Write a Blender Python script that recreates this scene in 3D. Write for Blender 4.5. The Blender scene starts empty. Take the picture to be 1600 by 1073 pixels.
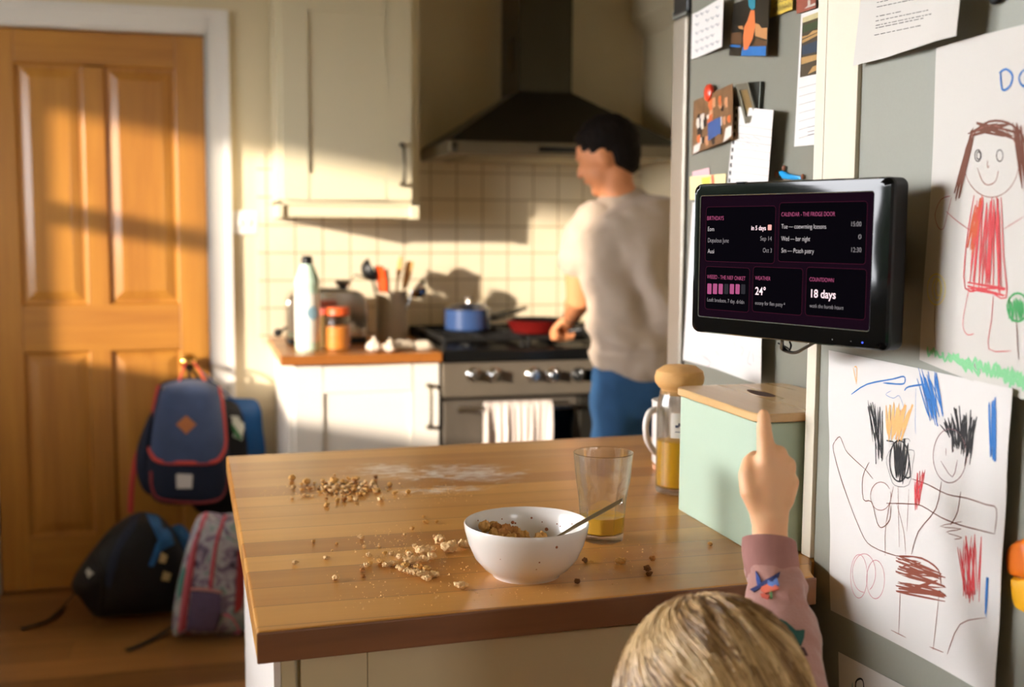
import bpy, bmesh, math, random
from math import sin, cos, pi, radians, sqrt, atan2, exp
from mathutils import Vector, Matrix, noise, Euler

# ------------------------------------------------------------------ camera, light, exposure
random.seed(7)
SC = bpy.context.scene
COL = SC.collection
F_PX, YAW, PITCH, ROLL, EYE = 1800.0, radians(15.16), radians(5.68), radians(.33), 1.30
FW = Vector((sin(YAW)*cos(PITCH), cos(YAW)*cos(PITCH), -sin(PITCH)))
_r0 = Vector((cos(YAW), -sin(YAW), 0)); _u0 = _r0.cross(FW)
RT = cos(ROLL)*_r0 + sin(ROLL)*_u0
UP = -sin(ROLL)*_r0 + cos(ROLL)*_u0
CAMP = Vector((0, 0, EYE))
cd = bpy.data.cameras.new('camera'); cam = bpy.data.objects.new('camera', cd); COL.objects.link(cam)
cd.sensor_fit = 'HORIZONTAL'; cd.sensor_width = 36.0; cd.lens = 36.0*F_PX/1600; cd.clip_start = .02
m = Matrix.Identity(4)
for i in range(3):
    m[i][0] = RT[i]; m[i][1] = UP[i]; m[i][2] = -FW[i]; m[i][3] = CAMP[i]
cam.matrix_world = m
cd.dof.use_dof = True; cd.dof.focus_distance = 1.36; cd.dof.aperture_fstop = 4.2; cd.dof.aperture_blades = 0
SC.camera = cam

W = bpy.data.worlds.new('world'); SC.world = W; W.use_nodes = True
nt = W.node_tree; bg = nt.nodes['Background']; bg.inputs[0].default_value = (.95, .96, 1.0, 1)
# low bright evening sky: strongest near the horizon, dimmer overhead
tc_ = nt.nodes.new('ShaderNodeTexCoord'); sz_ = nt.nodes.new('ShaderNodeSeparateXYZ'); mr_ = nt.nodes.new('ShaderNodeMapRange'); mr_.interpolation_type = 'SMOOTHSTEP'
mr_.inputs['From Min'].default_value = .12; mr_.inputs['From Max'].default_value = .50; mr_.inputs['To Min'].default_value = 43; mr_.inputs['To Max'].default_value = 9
nt.links.new(tc_.outputs['Generated'], sz_.inputs[0]); nt.links.new(sz_.outputs[2], mr_.inputs[0]); my_ = nt.nodes.new('ShaderNodeMapRange'); my_.interpolation_type = 'SMOOTHSTEP'      # one side of the sky dimmed, an addition that darkens the room's far end
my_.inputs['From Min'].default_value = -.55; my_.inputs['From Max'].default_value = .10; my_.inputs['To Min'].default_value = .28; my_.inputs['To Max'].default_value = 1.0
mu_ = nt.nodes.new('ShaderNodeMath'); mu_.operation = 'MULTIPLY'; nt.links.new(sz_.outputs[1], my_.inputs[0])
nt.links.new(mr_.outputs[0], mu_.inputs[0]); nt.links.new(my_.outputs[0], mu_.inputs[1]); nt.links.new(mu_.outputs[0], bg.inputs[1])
sun_d = bpy.data.lights.new('sun', 'SUN'); sun = bpy.data.objects.new('sun', sun_d); COL.objects.link(sun)
SUN_DIR = Vector((.50, .32, -.095)).normalized()
sun.rotation_euler = SUN_DIR.to_track_quat('-Z', 'Y').to_euler()
sun_d.energy = 7.6; sun_d.angle = radians(1.3); sun_d.color = (1.0, .86, .70)

def area(name, loc, size, direction, power, color):
    d = bpy.data.lights.new(name, 'AREA'); d.shape = 'RECTANGLE'; d.size, d.size_y = size; d.energy = power; d.color = color
    o = bpy.data.objects.new(name, d); COL.objects.link(o); o.location = loc
    o.rotation_euler = Vector(direction).to_track_quat('-Z', 'Y').to_euler(); return o
WIN = (1.20, 3.36, 1.10, 2.05)      # far kitchen window in the left wall: y0, y1, z0, z1
FILL_WIN = (.5, 1.3, 1.2, 2.0)       # unseen opening added behind the camera for fill light: x0, x1, z0, z1
for nm, loc, size, d_ in (('window_portal', (-2.11, (WIN[0]+WIN[1])/2, (WIN[2]+WIN[3])/2), (WIN[3]-WIN[2], WIN[1]-WIN[0]), (1, 0, 0)),
                          ('fill_window_portal', ((FILL_WIN[0]+FILL_WIN[1])/2, -2.31, (FILL_WIN[2]+FILL_WIN[3])/2), (FILL_WIN[1]-FILL_WIN[0], FILL_WIN[3]-FILL_WIN[2]), (0, 1, 0))):
    o = area(nm, loc, size, d_, 1, (1, 1, 1)); o.data.cycles.is_portal = True      # portals only guide sampling of the sky
SC.view_settings.view_transform = 'Standard'; SC.view_settings.look = 'None'
SC.view_settings.exposure = 0.16; SC.view_settings.gamma = 1.0; SC.view_settings.use_curve_mapping = False
SC.cycles.use_denoising = True; SC.cycles.max_bounces = 10; SC.cycles.transparent_max_bounces = 12
SC.cycles.transmission_bounces = 10; SC.cycles.glossy_bounces = 5; SC.cycles.diffuse_bounces = 4
SC.cycles.sample_clamp_indirect = 6.0; SC.cycles.caustics_reflective = False

# a picture point on a plane of the room
def ray(x, y): return (x-800)*RT - (y-536.5)*UP + F_PX*FW
def onX(x, y, X): d = ray(x, y); return CAMP + d*(X/d.x)
def onY(x, y, Y): d = ray(x, y); return CAMP + d*(Y/d.y)
def onZ(x, y, Z): d = ray(x, y); return CAMP + d*((Z-EYE)/d.z)
def dep(x, y, D): return CAMP + ray(x, y)*(D/F_PX)

# ------------------------------------------------------------------ materials
def lin(c):
    return tuple(((v/255)/12.92 if v/255 <= .04045 else ((v/255+.055)/1.055)**2.4) for v in c) + (1,)
MATS = {}
def new_mat(name):
    M = bpy.data.materials.new(name); M.use_nodes = True
    return M, M.node_tree, M.node_tree.nodes['Principled BSDF']
def mixrgb(n, a, b, fac, mode='MIX'):
    x = n.nodes.new('ShaderNodeMix'); x.data_type = 'RGBA'; x.blend_type = mode
    for s, v in ((0, fac), (6, a), (7, b)):
        if hasattr(v, 'links') or isinstance(v, bpy.types.NodeSocket): n.links.new(v, x.inputs[s])
        else: x.inputs[s].default_value = v
    return x.outputs[2]
def mth(n, op, a, b=None, c=None):
    x = n.nodes.new('ShaderNodeMath'); x.operation = op
    for s, v in enumerate((a, b, c)):
        if v is None: continue
        if isinstance(v, bpy.types.NodeSocket): n.links.new(v, x.inputs[s])
        else: x.inputs[s].default_value = v
    return x.outputs[0]
def coords(n, scale=(1, 1, 1), rot=(0, 0, 0), loc=(0, 0, 0), src='Object'):
    t = n.nodes.new('ShaderNodeTexCoord'); mp = n.nodes.new('ShaderNodeMapping')
    mp.inputs['Scale'].default_value = scale; mp.inputs['Rotation'].default_value = rot; mp.inputs['Location'].default_value = loc
    n.links.new(t.outputs[src], mp.inputs[0]); return mp.outputs[0]
def ntex(n, vec, scale, detail=3, rough=.5, dist=0):
    x = n.nodes.new('ShaderNodeTexNoise'); x.inputs['Scale'].default_value = scale; x.inputs['Detail'].default_value = detail
    x.inputs['Roughness'].default_value = rough; x.inputs['Distortion'].default_value = dist
    n.links.new(vec, x.inputs['Vector']); return x
def ramp(n, fac, stops):
    r = n.nodes.new('ShaderNodeValToRGB'); e = r.color_ramp.elements
    while len(e) < len(stops): e.new(.5)
    for k, (p, c) in enumerate(stops): e[k].position = p; e[k].color = c if len(c) == 4 else tuple(c)+(1,)
    n.links.new(fac, r.inputs[0]); return r.outputs[0]
def bump(n, b, h, strength, dist=.002):
    x = n.nodes.new('ShaderNodeBump'); x.inputs['Strength'].default_value = strength; x.inputs['Distance'].default_value = dist
    n.links.new(h, x.inputs['Height']); n.links.new(x.outputs[0], b.inputs['Normal'])
def mat(name, col, rough=.5, metal=0, var=.06, scale=8, bmp=0, bscale=None, coat=0, trans=0, ior=1.45, emit=None, estr=1, sheen=0, sss=0, stretch=(1, 1, 1), spec=.5):
    """plain procedural material: base colour with soft noise variation and optional bump"""
    if name in MATS: return MATS[name]
    M, n, b = new_mat(name); c = lin(col)
    b.inputs['Roughness'].default_value = rough; b.inputs['Metallic'].default_value = metal
    b.inputs['Coat Weight'].default_value = coat; b.inputs['Coat Roughness'].default_value = .08
    b.inputs['Transmission Weight'].default_value = trans; b.inputs['IOR'].default_value = ior
    b.inputs['Sheen Weight'].default_value = sheen; b.inputs['Specular IOR Level'].default_value = spec
    if sss: b.inputs['Subsurface Weight'].default_value = sss; b.inputs['Subsurface Radius'].default_value = (.012, .005, .003); b.inputs['Subsurface Scale'].default_value = 1
    v = coords(n, stretch); nx = ntex(n, v, scale)
    lo = tuple(x*(1-var) for x in c[:3])+(1,); hi = tuple(min(1, x*(1+var)) for x in c[:3])+(1,)
    n.links.new(mixrgb(n, lo, hi, nx.outputs[0]), b.inputs['Base Color'])
    if bmp:
        nb = ntex(n, v, bscale or scale*6, 4); bump(n, b, nb.outputs[0], bmp)
    if emit: b.inputs['Emission Color'].default_value = lin(emit); b.inputs['Emission Strength'].default_value = estr
    MATS[name] = M; return M
def clear_glass(name, amount):
    """thin clear glass: part refracting, part straight through"""
    M = bpy.data.materials.new(name); M.use_nodes = True; n = M.node_tree; n.nodes.clear()
    g = n.nodes.new('ShaderNodeBsdfGlass'); g.inputs['Roughness'].default_value = 0; g.inputs['IOR'].default_value = 1.47
    t = n.nodes.new('ShaderNodeBsdfTransparent'); t.inputs[0].default_value = (.985, .985, .98, 1); x = n.nodes.new('ShaderNodeMixShader'); x.inputs[0].default_value = amount
    o = n.nodes.new('ShaderNodeOutputMaterial'); n.links.new(t.outputs[0], x.inputs[1]); n.links.new(g.outputs[0], x.inputs[2]); n.links.new(x.outputs[0], o.inputs[0]); return M
def wood(name, light, dark, axis=0, plank=None, rough=.35, coat=0, length=.6, grain=1.0, smear=None, rvar=.12, fine=1.0):
    """wood: staves of their own tone along an axis, stretched grain"""
    M, n, b = new_mat(name); L, D = lin(light), lin(dark)
    st = [40, 40, 40]; st[axis] = 2.2
    v = coords(n, tuple(st)); g = ntex(n, v, 1.1*fine, 6, .6, .4)
    st2 = [9, 9, 9]; st2[axis] = .9
    v2 = coords(n, tuple(st2)); g2 = ntex(n, v2, 1.0, 3, .5, .8)
    fac = mth(n, 'ADD', mth(n, 'MULTIPLY', g.outputs[0], .55), mth(n, 'MULTIPLY', g2.outputs[0], .55))
    fac = mth(n, 'SUBTRACT', fac, .05)
    if plank:
        t = n.nodes.new('ShaderNodeTexCoord'); sx = n.nodes.new('ShaderNodeSeparateXYZ'); n.links.new(t.outputs['Object'], sx.inputs[0])
        across = sx.outputs[1 if axis == 0 else 0]; along = sx.outputs[axis]
        row = mth(n, 'FLOOR', mth(n, 'DIVIDE', across, plank))
        h = mth(n, 'FRACT', mth(n, 'MULTIPLY', mth(n, 'SINE', mth(n, 'MULTIPLY', row, 12.9898)), 437.585))
        seg = mth(n, 'FLOOR', mth(n, 'ADD', mth(n, 'DIVIDE', along, length), mth(n, 'MULTIPLY', h, 7.3)))
        h2 = mth(n, 'FRACT', mth(n, 'MULTIPLY', mth(n, 'SINE', mth(n, 'ADD', mth(n, 'MULTIPLY', row, 78.233), mth(n, 'MULTIPLY', seg, 37.719))), 437.585))
        fac = mth(n, 'ADD', mth(n, 'MULTIPLY', fac, .62*grain), mth(n, 'MULTIPLY', h2, .55))
        fr = mth(n, 'FRACT', mth(n, 'DIVIDE', across, plank)); gap = mth(n, 'GREATER_THAN', mth(n, 'ABSOLUTE', mth(n, 'SUBTRACT', fr, .5)), .5-.0012/plank)
        fs = mth(n, 'FRACT', mth(n, 'ADD', mth(n, 'DIVIDE', along, length), mth(n, 'MULTIPLY', h, 7.3)))
        gap2 = mth(n, 'GREATER_THAN', mth(n, 'ABSOLUTE', mth(n, 'SUBTRACT', fs, .5)), .5-.001/length)
        gaps = mth(n, 'MAXIMUM', gap, gap2)
    colr = ramp(n, fac, [(.22, L), (.8, D)])
    if plank: colr = mixrgb(n, colr, tuple(x*.45 for x in D[:3])+(1,), mth(n, 'MULTIPLY', gaps, .55))
    rs = mth(n, 'ADD', mth(n, 'MULTIPLY', g2.outputs[0], rvar*2), rough-rvar)
    if smear:
        for (px, py, rx, ry, amt) in smear:
            t = n.nodes.new('ShaderNodeTexCoord'); mp = n.nodes.new('ShaderNodeMapping'); mp.vector_type = 'TEXTURE'
            mp.inputs['Location'].default_value = (px, py, 0); mp.inputs['Scale'].default_value = (rx, ry, 1)
            n.links.new(t.outputs['Object'], mp.inputs[0])
            gr = n.nodes.new('ShaderNodeTexGradient'); gr.gradient_type = 'SPHERICAL'
            s2 = n.nodes.new('ShaderNodeSeparateXYZ'); n.links.new(mp.outputs[0], s2.inputs[0])
            cb = n.nodes.new('ShaderNodeCombineXYZ'); n.links.new(s2.outputs[0], cb.inputs[0]); n.links.new(s2.outputs[1], cb.inputs[1])
            n.links.new(cb.outputs[0], gr.inputs[0])
            vv = coords(n, (26, 60, 1), (0, 0, .3)); nz = ntex(n, vv, 1.0, 5, .62, 1.2)
            mk = ramp(n, mth(n, 'MULTIPLY', mth(n, 'POWER', gr.outputs[0], .5), nz.outputs[0]), [(.36, (0, 0, 0)), (.56, (1, 1, 1))])
            colr = mixrgb(n, colr, lin((236, 226, 214)), mth(n, 'MULTIPLY', mk, amt))
    n.links.new(colr, b.inputs['Base Color']); n.links.new(rs, b.inputs['Roughness'])
    b.inputs['Coat Weight'].default_value = coat; b.inputs['Coat Roughness'].default_value = .16
    bump(n, b, g.outputs[0], .12, .001)
    MATS[name] = M; return M

# ------------------------------------------------------------------ mesh building
ORG = {}      # world origin of each object made
class MB:
    def __init__(s): s.v = []; s.f = []
    def add(s, vs, fs, M=None):
        o = len(s.v); s.v += [tuple(M @ Vector(p)) if M else tuple(p) for p in vs]
        s.f += [tuple(i+o for i in f) for f in fs]; return s
    def box(s, x0, x1, y0, y1, z0, z1, M=None):
        vs = [(x, y, z) for z in (z0, z1) for y in (y0, y1) for x in (x0, x1)]
        return s.add(vs, [(0, 2, 3, 1), (4, 5, 7, 6), (0, 1, 5, 4), (2, 6, 7, 3), (0, 4, 6, 2), (1, 3, 7, 5)], M)
    def quad(s, a, b, c, d): return s.add([a, b, c, d], [(0, 1, 2, 3)])
    def prism(s, poly, lo, hi, axis=2, M=None):
        """polygon (2D points) extruded along an axis"""
        n = len(poly); P = lambda p, t: {0: (t, p[0], p[1]), 1: (p[0], t, p[1]), 2: (p[0], p[1], t)}[axis]
        vs = [P(p, lo) for p in poly]+[P(p, hi) for p in poly]
        return s.add(vs, [tuple(range(n))[::-1], tuple(range(n, 2*n))]+[(i, (i+1) % n, n+(i+1) % n, n+i) for i in range(n)], M)
    def lathe(s, prof, n=40, M=None, rf=None, close=False):
        """profile of (radius, z); radius 0 closes"""
        vs = []; fs = []; rows = []
        for (r, z) in prof:
            if r < 1e-6: rows.append([len(vs)]); vs.append((0, 0, z))
            else:
                rows.append(list(range(len(vs), len(vs)+n)))
                for k in range(n):
                    a = 2*pi*k/n; q = r*(rf(a, z) if rf else 1); vs.append((q*cos(a), q*sin(a), z))
        pairs = list(zip(rows, rows[1:]))
        if close: pairs.append((rows[-1], rows[0]))
        for A, B in pairs:
            for k in range(n):
                k2 = (k+1) % n
                if len(A) == 1 and len(B) == 1: continue
                if len(A) == 1: fs.append((A[0], B[k2], B[k]))
                elif len(B) == 1: fs.append((A[k], A[k2], B[0]))
                else: fs.append((A[k], A[k2], B[k2], B[k]))
        return s.add(vs, fs, M)
    def cyl(s, p0, p1, r, n=20, r1=None):
        p0, p1 = Vector(p0), Vector(p1); d = p1-p0; M = Matrix.Translation(p0) @ d.to_track_quat('Z', 'Y').to_matrix().to_4x4()
        L = d.length; r1 = r if r1 is None else r1
        return s.lathe([(0, 0), (r, 0), (r1, L), (0, L)], n, M)
    def ball(s, c, r, n=16, M=None):
        rr = r if hasattr(r, '__len__') else (r, r, r)
        T = Matrix.Translation(c) @ (M or Matrix.Identity(4)) @ Matrix.Diagonal((*rr, 1))
        return s.lathe([(sin(pi*k/n*1.0), -cos(pi*k/n)) if 0 < k < n else (0, -1 if k == 0 else 1) for k in range(n+1)], n*2, T)
    def loft(s, rings, side=(1, 0, 0), n=20, cap=True, pw=2.0):
        """rings: (centre, half width along side, half depth); frames follow the path; rounded ends"""
        C = [Vector(r[0]) for r in rings]; R = [(r[1], r[2] if len(r) > 2 else r[1]) for r in rings]
        side = Vector(side); out = []
        def tan(i):
            a = C[max(i-1, 0)]; b = C[min(i+1, len(C)-1)]; return (b-a).normalized()
        def frame(t):
            x = (side - t*side.dot(t)); x = x.normalized() if x.length > 1e-4 else t.orthogonal().normalized(); return x, t.cross(x)
        seq = []
        if cap:
            t = tan(0)
            for q in (.18, .55, .85): seq.append((C[0]-t*min(R[0])*sqrt(max(0, 1-q*q))*.9, R[0][0]*q, R[0][1]*q, t))
        for i in range(len(C)): seq.append((C[i], R[i][0], R[i][1], tan(i)))
        if cap:
            t = tan(len(C)-1)
            for q in (.85, .55, .18): seq.append((C[-1]+t*min(R[-1])*sqrt(max(0, 1-q*q))*.9, R[-1][0]*q, R[-1][1]*q, t))
        vs = []
        for c, a, b, t in seq:
            x, y = frame(t)
            for k in range(n):
                an = 2*pi*k/n; ca, sa = cos(an), sin(an)
                if pw != 2: ca = abs(ca)**(2/pw)*(1 if ca > 0 else -1); sa = abs(sa)**(2/pw)*(1 if sa > 0 else -1)
                vs.append(c+x*a*ca+y*b*sa)
        fs = [tuple(range(n))[::-1]]
        for i in range(len(seq)-1):
            for k in range(n): fs.append((i*n+k, i*n+(k+1) % n, (i+1)*n+(k+1) % n, (i+1)*n+k))
        fs.append(tuple(range((len(seq)-1)*n, len(seq)*n)))
        return s.add(vs, fs)
    def tube(s, pts, r, n=8, sub=4, side=(.3, .2, .9), flat=1.0):
        pts = spline([Vector(p) for p in pts], sub) if sub > 1 else [Vector(p) for p in pts]
        N = len(pts)
        return s.loft([(p, (r(i/(N-1)) if callable(r) else r), (r(i/(N-1)) if callable(r) else r)*flat) for i, p in enumerate(pts)], side, n, True)
    def inflate(s, pts, nrm, d, rings=8, p=2.2, back=.0, centre=None):
        """closed outline of 3D points swelled along nrm by d (and by back to the other side)"""
        P = [Vector(q) for q in pts]; c = Vector(centre) if centre else sum(P, Vector())/len(P); nrm = Vector(nrm).normalized(); n = len(P)
        vs = []; fs = []
        def half(dd, flip):
            o = len(vs)
            for j in range(rings):
                q = 1-j/rings; h = dd*(1-q**p)**(1/p)
                for a in P: vs.append(c+(a-c)*q+nrm*h)
            vs.append(c+nrm*dd)
            for j in range(rings-1):
                for k in range(n):
                    f = (o+j*n+k, o+j*n+(k+1) % n, o+(j+1)*n+(k+1) % n, o+(j+1)*n+k); fs.append(f[::-1] if flip else f)
            for k in range(n):
                f = (o+(rings-1)*n+k, o+(rings-1)*n+(k+1) % n, o+rings*n); fs.append(f[::-1] if flip else f)
        half(d, False)
        half(-back, True)
        return s.add(vs, fs)
    def grid(s, fn, nu, nv):
        vs = [fn(i/nu, j/nv) for j in range(nv+1) for i in range(nu+1)]
        return s.add(vs, [(j*(nu+1)+i, j*(nu+1)+i+1, (j+1)*(nu+1)+i+1, (j+1)*(nu+1)+i) for j in range(nv) for i in range(nu)])
    def build(s, name, material, parent=None, smooth=True, bevel=0, seg=2, solid=0, sub=0, weld=True, remesh=0, org=None, soft=0, post=None, angle=40):
        me = bpy.data.meshes.new(name); V = [Vector(p) for p in s.v]
        if parent is not None: o0 = ORG[parent.name]
        elif org is not None: o0 = Vector(org)
        else:
            lo = Vector(map(min, zip(*s.v))); hi = Vector(map(max, zip(*s.v))); o0 = Vector(((lo.x+hi.x)/2, (lo.y+hi.y)/2, lo.z))
        me.from_pydata([p-o0 for p in V], [], s.f); me.validate()
        bm = bmesh.new(); bm.from_mesh(me)
        if weld: bmesh.ops.remove_doubles(bm, verts=bm.verts, dist=1e-6)
        bmesh.ops.recalc_face_normals(bm, faces=bm.faces); bm.to_mesh(me); bm.free()
        me.materials.append(material)
        o = bpy.data.objects.new(name, me); COL.objects.link(o)
        if parent is not None: o.parent = parent
        else: o.location = o0
        ORG[o.name] = o0
        if remesh:
            q = o.modifiers.new('remesh', 'REMESH'); q.mode = 'VOXEL'; q.voxel_size = remesh; q.use_smooth_shade = True
            q = o.modifiers.new('smooth', 'SMOOTH'); q.iterations = soft or 6; q.factor = .6
        if bevel:
            q = o.modifiers.new('bevel', 'BEVEL'); q.width = bevel; q.segments = seg; q.limit_method = 'ANGLE'; q.angle_limit = radians(35)
        if solid:
            q = o.modifiers.new('solid', 'SOLIDIFY'); q.thickness = solid; q.offset = 0
        if sub:
            q = o.modifiers.new('sub', 'SUBSURF'); q.levels = sub; q.render_levels = sub
        if remesh or sub or solid:
            bake(o)
        if post:
            for v in o.data.vertices: v.co = Vector(post(v.co+o0))-o0
        if smooth:
            for p in o.data.polygons: p.use_smooth = True
            if not (remesh or sub):
                try: o.data.set_sharp_from_angle(angle=radians(angle))
                except Exception: pass
        return o
def bake(o):
    dg = bpy.context.evaluated_depsgraph_get(); dg.update()
    me = bpy.data.meshes.new_from_object(o.evaluated_get(dg), depsgraph=dg); o.modifiers.clear(); o.data = me
def spline(P, sub):
    out = []
    for i in range(len(P)-1):
        a, b, c, d = P[max(i-1, 0)], P[i], P[i+1], P[min(i+2, len(P)-1)]
        for k in range(sub):
            t = k/sub; out.append(.5*((2*b)+(c-a)*t+(2*a-5*b+4*c-d)*t*t+(3*b-a-3*c+d)*t**3))
    out.append(P[-1]); return out
def thing(name, label, cat, loc, group=None):
    o = bpy.data.objects.new(name, None); COL.objects.link(o); o.location = loc; o.empty_display_size = .05
    ORG[o.name] = Vector(loc); return tag(o, label, cat, group)
def tag(o, label, cat, group=None, kind=None):
    o['label'] = label; o['category'] = cat
    if group: o['group'] = group
    if kind: o['kind'] = kind
    return o
def struct(o): o['kind'] = 'structure'; return o
def nz(p, s, seed=0): return noise.noise(Vector((p[0]*s+seed, p[1]*s-seed, p[2]*s+seed*.5)))
def copy_thing(o, loc, rot=None, scale=None, label=None):
    c = o.copy(); COL.objects.link(c); c.location = loc
    if rot is not None: c.rotation_euler = rot
    if scale is not None: c.scale = scale
    if label: c['label'] = label
    ORG[c.name] = Vector(loc)
    for ch in list(o.children):
        k = ch.copy(); COL.objects.link(k); k.parent = c
        for g in ch.children:
            q = g.copy(); COL.objects.link(q); q.parent = k
    return c
# ------------------------------------------------------------------ materials used widely
CREAM = mat('cream wall paint', (228, 214, 182), .75, var=.03, scale=3, bmp=.05, bscale=180)
GLOSSW = mat('white gloss trim', (240, 236, 230), .35, var=.02)
CABW = mat('cream cabinet paint', (232, 222, 190), .4, var=.02, scale=4)
CABLO = mat('off white cabinet paint', (240, 235, 226), .4, var=.02, scale=4)
STEEL = mat('brushed steel', (150, 143, 132), .32, 1.0, var=.1, scale=30, stretch=(1, 1, 12))
DSTEEL = mat('dark brushed steel', (92, 88, 80), .38, .9, var=.12, scale=30)
CHROME = mat('polished chrome', (205, 205, 205), .08, 1.0, var=.02)
BLACK = mat('black enamel', (14, 15, 16), .25, var=.1)
BLKPL = mat('black plastic', (18, 19, 20), .45, var=.1)
BRASS = mat('polished brass', (212, 170, 86), .12, 1.0, var=.03)
PINE_V = wood('varnished pine upright grain', (198, 140, 58), (152, 92, 30), 2, rough=.38, coat=.35)
PINE_H = wood('varnished pine level grain', (196, 138, 58), (150, 90, 30), 0, rough=.38, coat=.35)
OAKTOP = wood('oak worktop by the cooker', (206, 140, 62), (160, 96, 38), 0, .045, rough=.35, coat=.2, length=.5)

XL, XR, YB, YN, ZC = -2.0, 1.69, 4.30, -2.2, 2.40
FLOORW = wood('laminate floor planks', (186, 136, 80), (120, 82, 44), 0, .15, rough=.34, length=1.1, rvar=.06)
struct(MB().box(XL-.1, XR+.1, YN-.1, YB+.1, -.08, 0).build('floor', FLOORW, smooth=False, org=(0, 0, 0)))
struct(MB().box(XL-.1, XR+.1, YN-.1, YB+.1, ZC, ZC+.08).build('ceiling', CREAM, smooth=False))
struct(MB().box(XR, XR+.1, YN, YB+.1, 0, ZC).build('wall_right', CREAM, smooth=False))
(v0, v1, w0, w1) = FILL_WIN
struct(MB().box(XL-.1, v0, YN-.1, YN, 0, ZC).box(v1, XR+.1, YN-.1, YN, 0, ZC).box(v0, v1, YN-.1, YN, 0, w0).box(v0, v1, YN-.1, YN, w1, ZC).build('wall_near', CREAM, smooth=False))
# back wall with the door opening
DX0, DX1, DZ = -.70, .028, 1.972
b = MB().box(XL-.1, DX0-.03, YB, YB+.12, 0, ZC).box(DX1+.03, XR+.1, YB, YB+.12, 0, ZC).box(DX0-.03, DX1+.03, YB, YB+.12, DZ+.03, ZC)
struct(b.build('wall_back', CREAM, smooth=False))
struct(MB().box(-1.2, .5, YB+1.2, YB+1.3, 0, ZC).box(-1.2, .5, YB+.12, YB+1.2, ZC, ZC+.08).box(-1.3, -1.2, YB+.12, YB+1.3, -.08, ZC).box(.5, .6, YB+.12, YB+1.3, -.08, ZC).box(-1.2, .5, YB+.1, YB+1.2, -.08, 0).build('wall_hall', CREAM, smooth=False))
# left wall with the window
b = MB(); (y0, y1, z0, z1) = WIN
b.box(XL-.1, XL, YN, y0, 0, ZC).box(XL-.1, XL, y1, YB+.1, 0, ZC).box(XL-.1, XL, y0, y1, 0, z0).box(XL-.1, XL, y0, y1, z1, ZC)
struct(b.build('wall_left', CREAM, smooth=False))
b = MB(); (a0, a1, c0, c1) = WIN
b.box(XL-.08, XL-.03, a0, a1, c0, c0+.03).box(XL-.08, XL-.03, a0, a1, c1-.03, c1)
for y in (a0, 2.93, a1-.035): b.box(XL-.08, XL-.03, y, y+.035, c0, c1)
b.box(XL-.08, XL-.03, 2.93, a1, 1.605, 1.68)
b.box(XL-.1, XL+.08, a0-.04, a1+.04, c0-.03, c0)
struct(b.build('window_1', GLOSSW, smooth=False, bevel=.004))
b = MB(); (a0, a1, c0, c1) = FILL_WIN
b.box(a0, a1, YN-.08, YN-.03, c0, c0+.05).box(a0, a1, YN-.08, YN-.03, c1-.05, c1)
for x in (a0, (a0+a1)/2-.025, a1-.05): b.box(x, x+.05, YN-.08, YN-.03, c0, c1)
struct(b.build('fill_window', GLOSSW, smooth=False, bevel=.004))  # frame of the added fill opening, out of view
# sloped boxing in the corner above the hood
struct(MB().prism([(XR, 2.045), (XR-.055, 2.105), (XR-.055, ZC), (XR, ZC)], 2.2, YB, 1).build('trim_1', CREAM, smooth=False))
# baseboards
struct(MB().box(.20, .30, YB-.016, YB, 0, .09).box(XL, DX0-.1, YB-.016, YB, 0, .09).build('baseboard_back', GLOSSW, smooth=False, bevel=.004))

# door frame: stepped architrave round the opening
b = MB()
for (o0, o1, y) in ((.008, .085, .018), (.062, .085, .026), (.0, .035, .006)):
    x0, x1, zt = DX0-.004, DX1+.004, DZ+.004
    b.box(x0-o1, x0-o0, YB-y, YB+.001, 0, zt+o1).box(x1+o0, x1+o1, YB-y, YB+.001, 0, zt+o1).box(x0-o0, x1+o0, YB-y, YB+.001, zt+o0, zt+o1)
b.box(DX0-.03, DX0-.004, YB-.004, YB+.12, 0, DZ+.03).box(DX1+.004, DX1+.03, YB-.004, YB+.12, 0, DZ+.03).box(DX0-.03, DX1+.03, YB-.004, YB+.12, DZ+.004, DZ+.03)
struct(b.build('trim_2', GLOSSW, smooth=False, bevel=.003))

# four panel pine door
DY = YB+.012
door = MB()
W_ = DX1-DX0; st = .115
for x0, x1 in ((DX0, DX0+.10), (DX1-.10, DX1)): door.box(x0, x1, DY, DY+.04, .006, DZ)
xm = (DX0+DX1)/2-.01
door.box(xm-.036, xm+.036, DY+.0005, DY+.039, .15, DZ-.12)
dr = struct(door.build('door_1', PINE_V, smooth=False, bevel=.003, org=(DX0, DY, 0)))
MB().box(DX0+.10, DX1-.10, DY+.0003, DY+.0397, DZ-.115, DZ-.0005).box(DX0+.10, DX1-.10, DY+.0003, DY+.0397, .86, 1.005+.02).box(DX0+.10, DX1-.10, DY+.0003, DY+.0397, .0065, .20).build('rail', PINE_H, dr, smooth=False, bevel=.003)
for xa, xb in ((DX0+.10, xm-.036), (xm+.036, DX1-.10)):
    for za, zb in ((.20, .86), (1.025, DZ-.115)):
        p = MB(); e = .016; f = .045
        # sunk edge, sloping bevel, raised field
        lv = [(0, .001), (.006, .012), (e, .013), (e+.004, .010), (f, .003), (f+.004, .0025)]
        ring = [[(xa+d, DY+y, za+d), (xb-d, DY+y, za+d), (xb-d, DY+y, zb-d), (xa+d, DY+y, zb-d)] for d, y in lv]
        for A, B in zip(ring, ring[1:]):
            for k in range(4): p.quad(A[k], A[(k+1) % 4], B[(k+1) % 4], B[k])
        p.quad(*ring[-1]); p.build('panel', PINE_V, dr, smooth=False)
kc = onY(295, 566, DY-.045)
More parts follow.
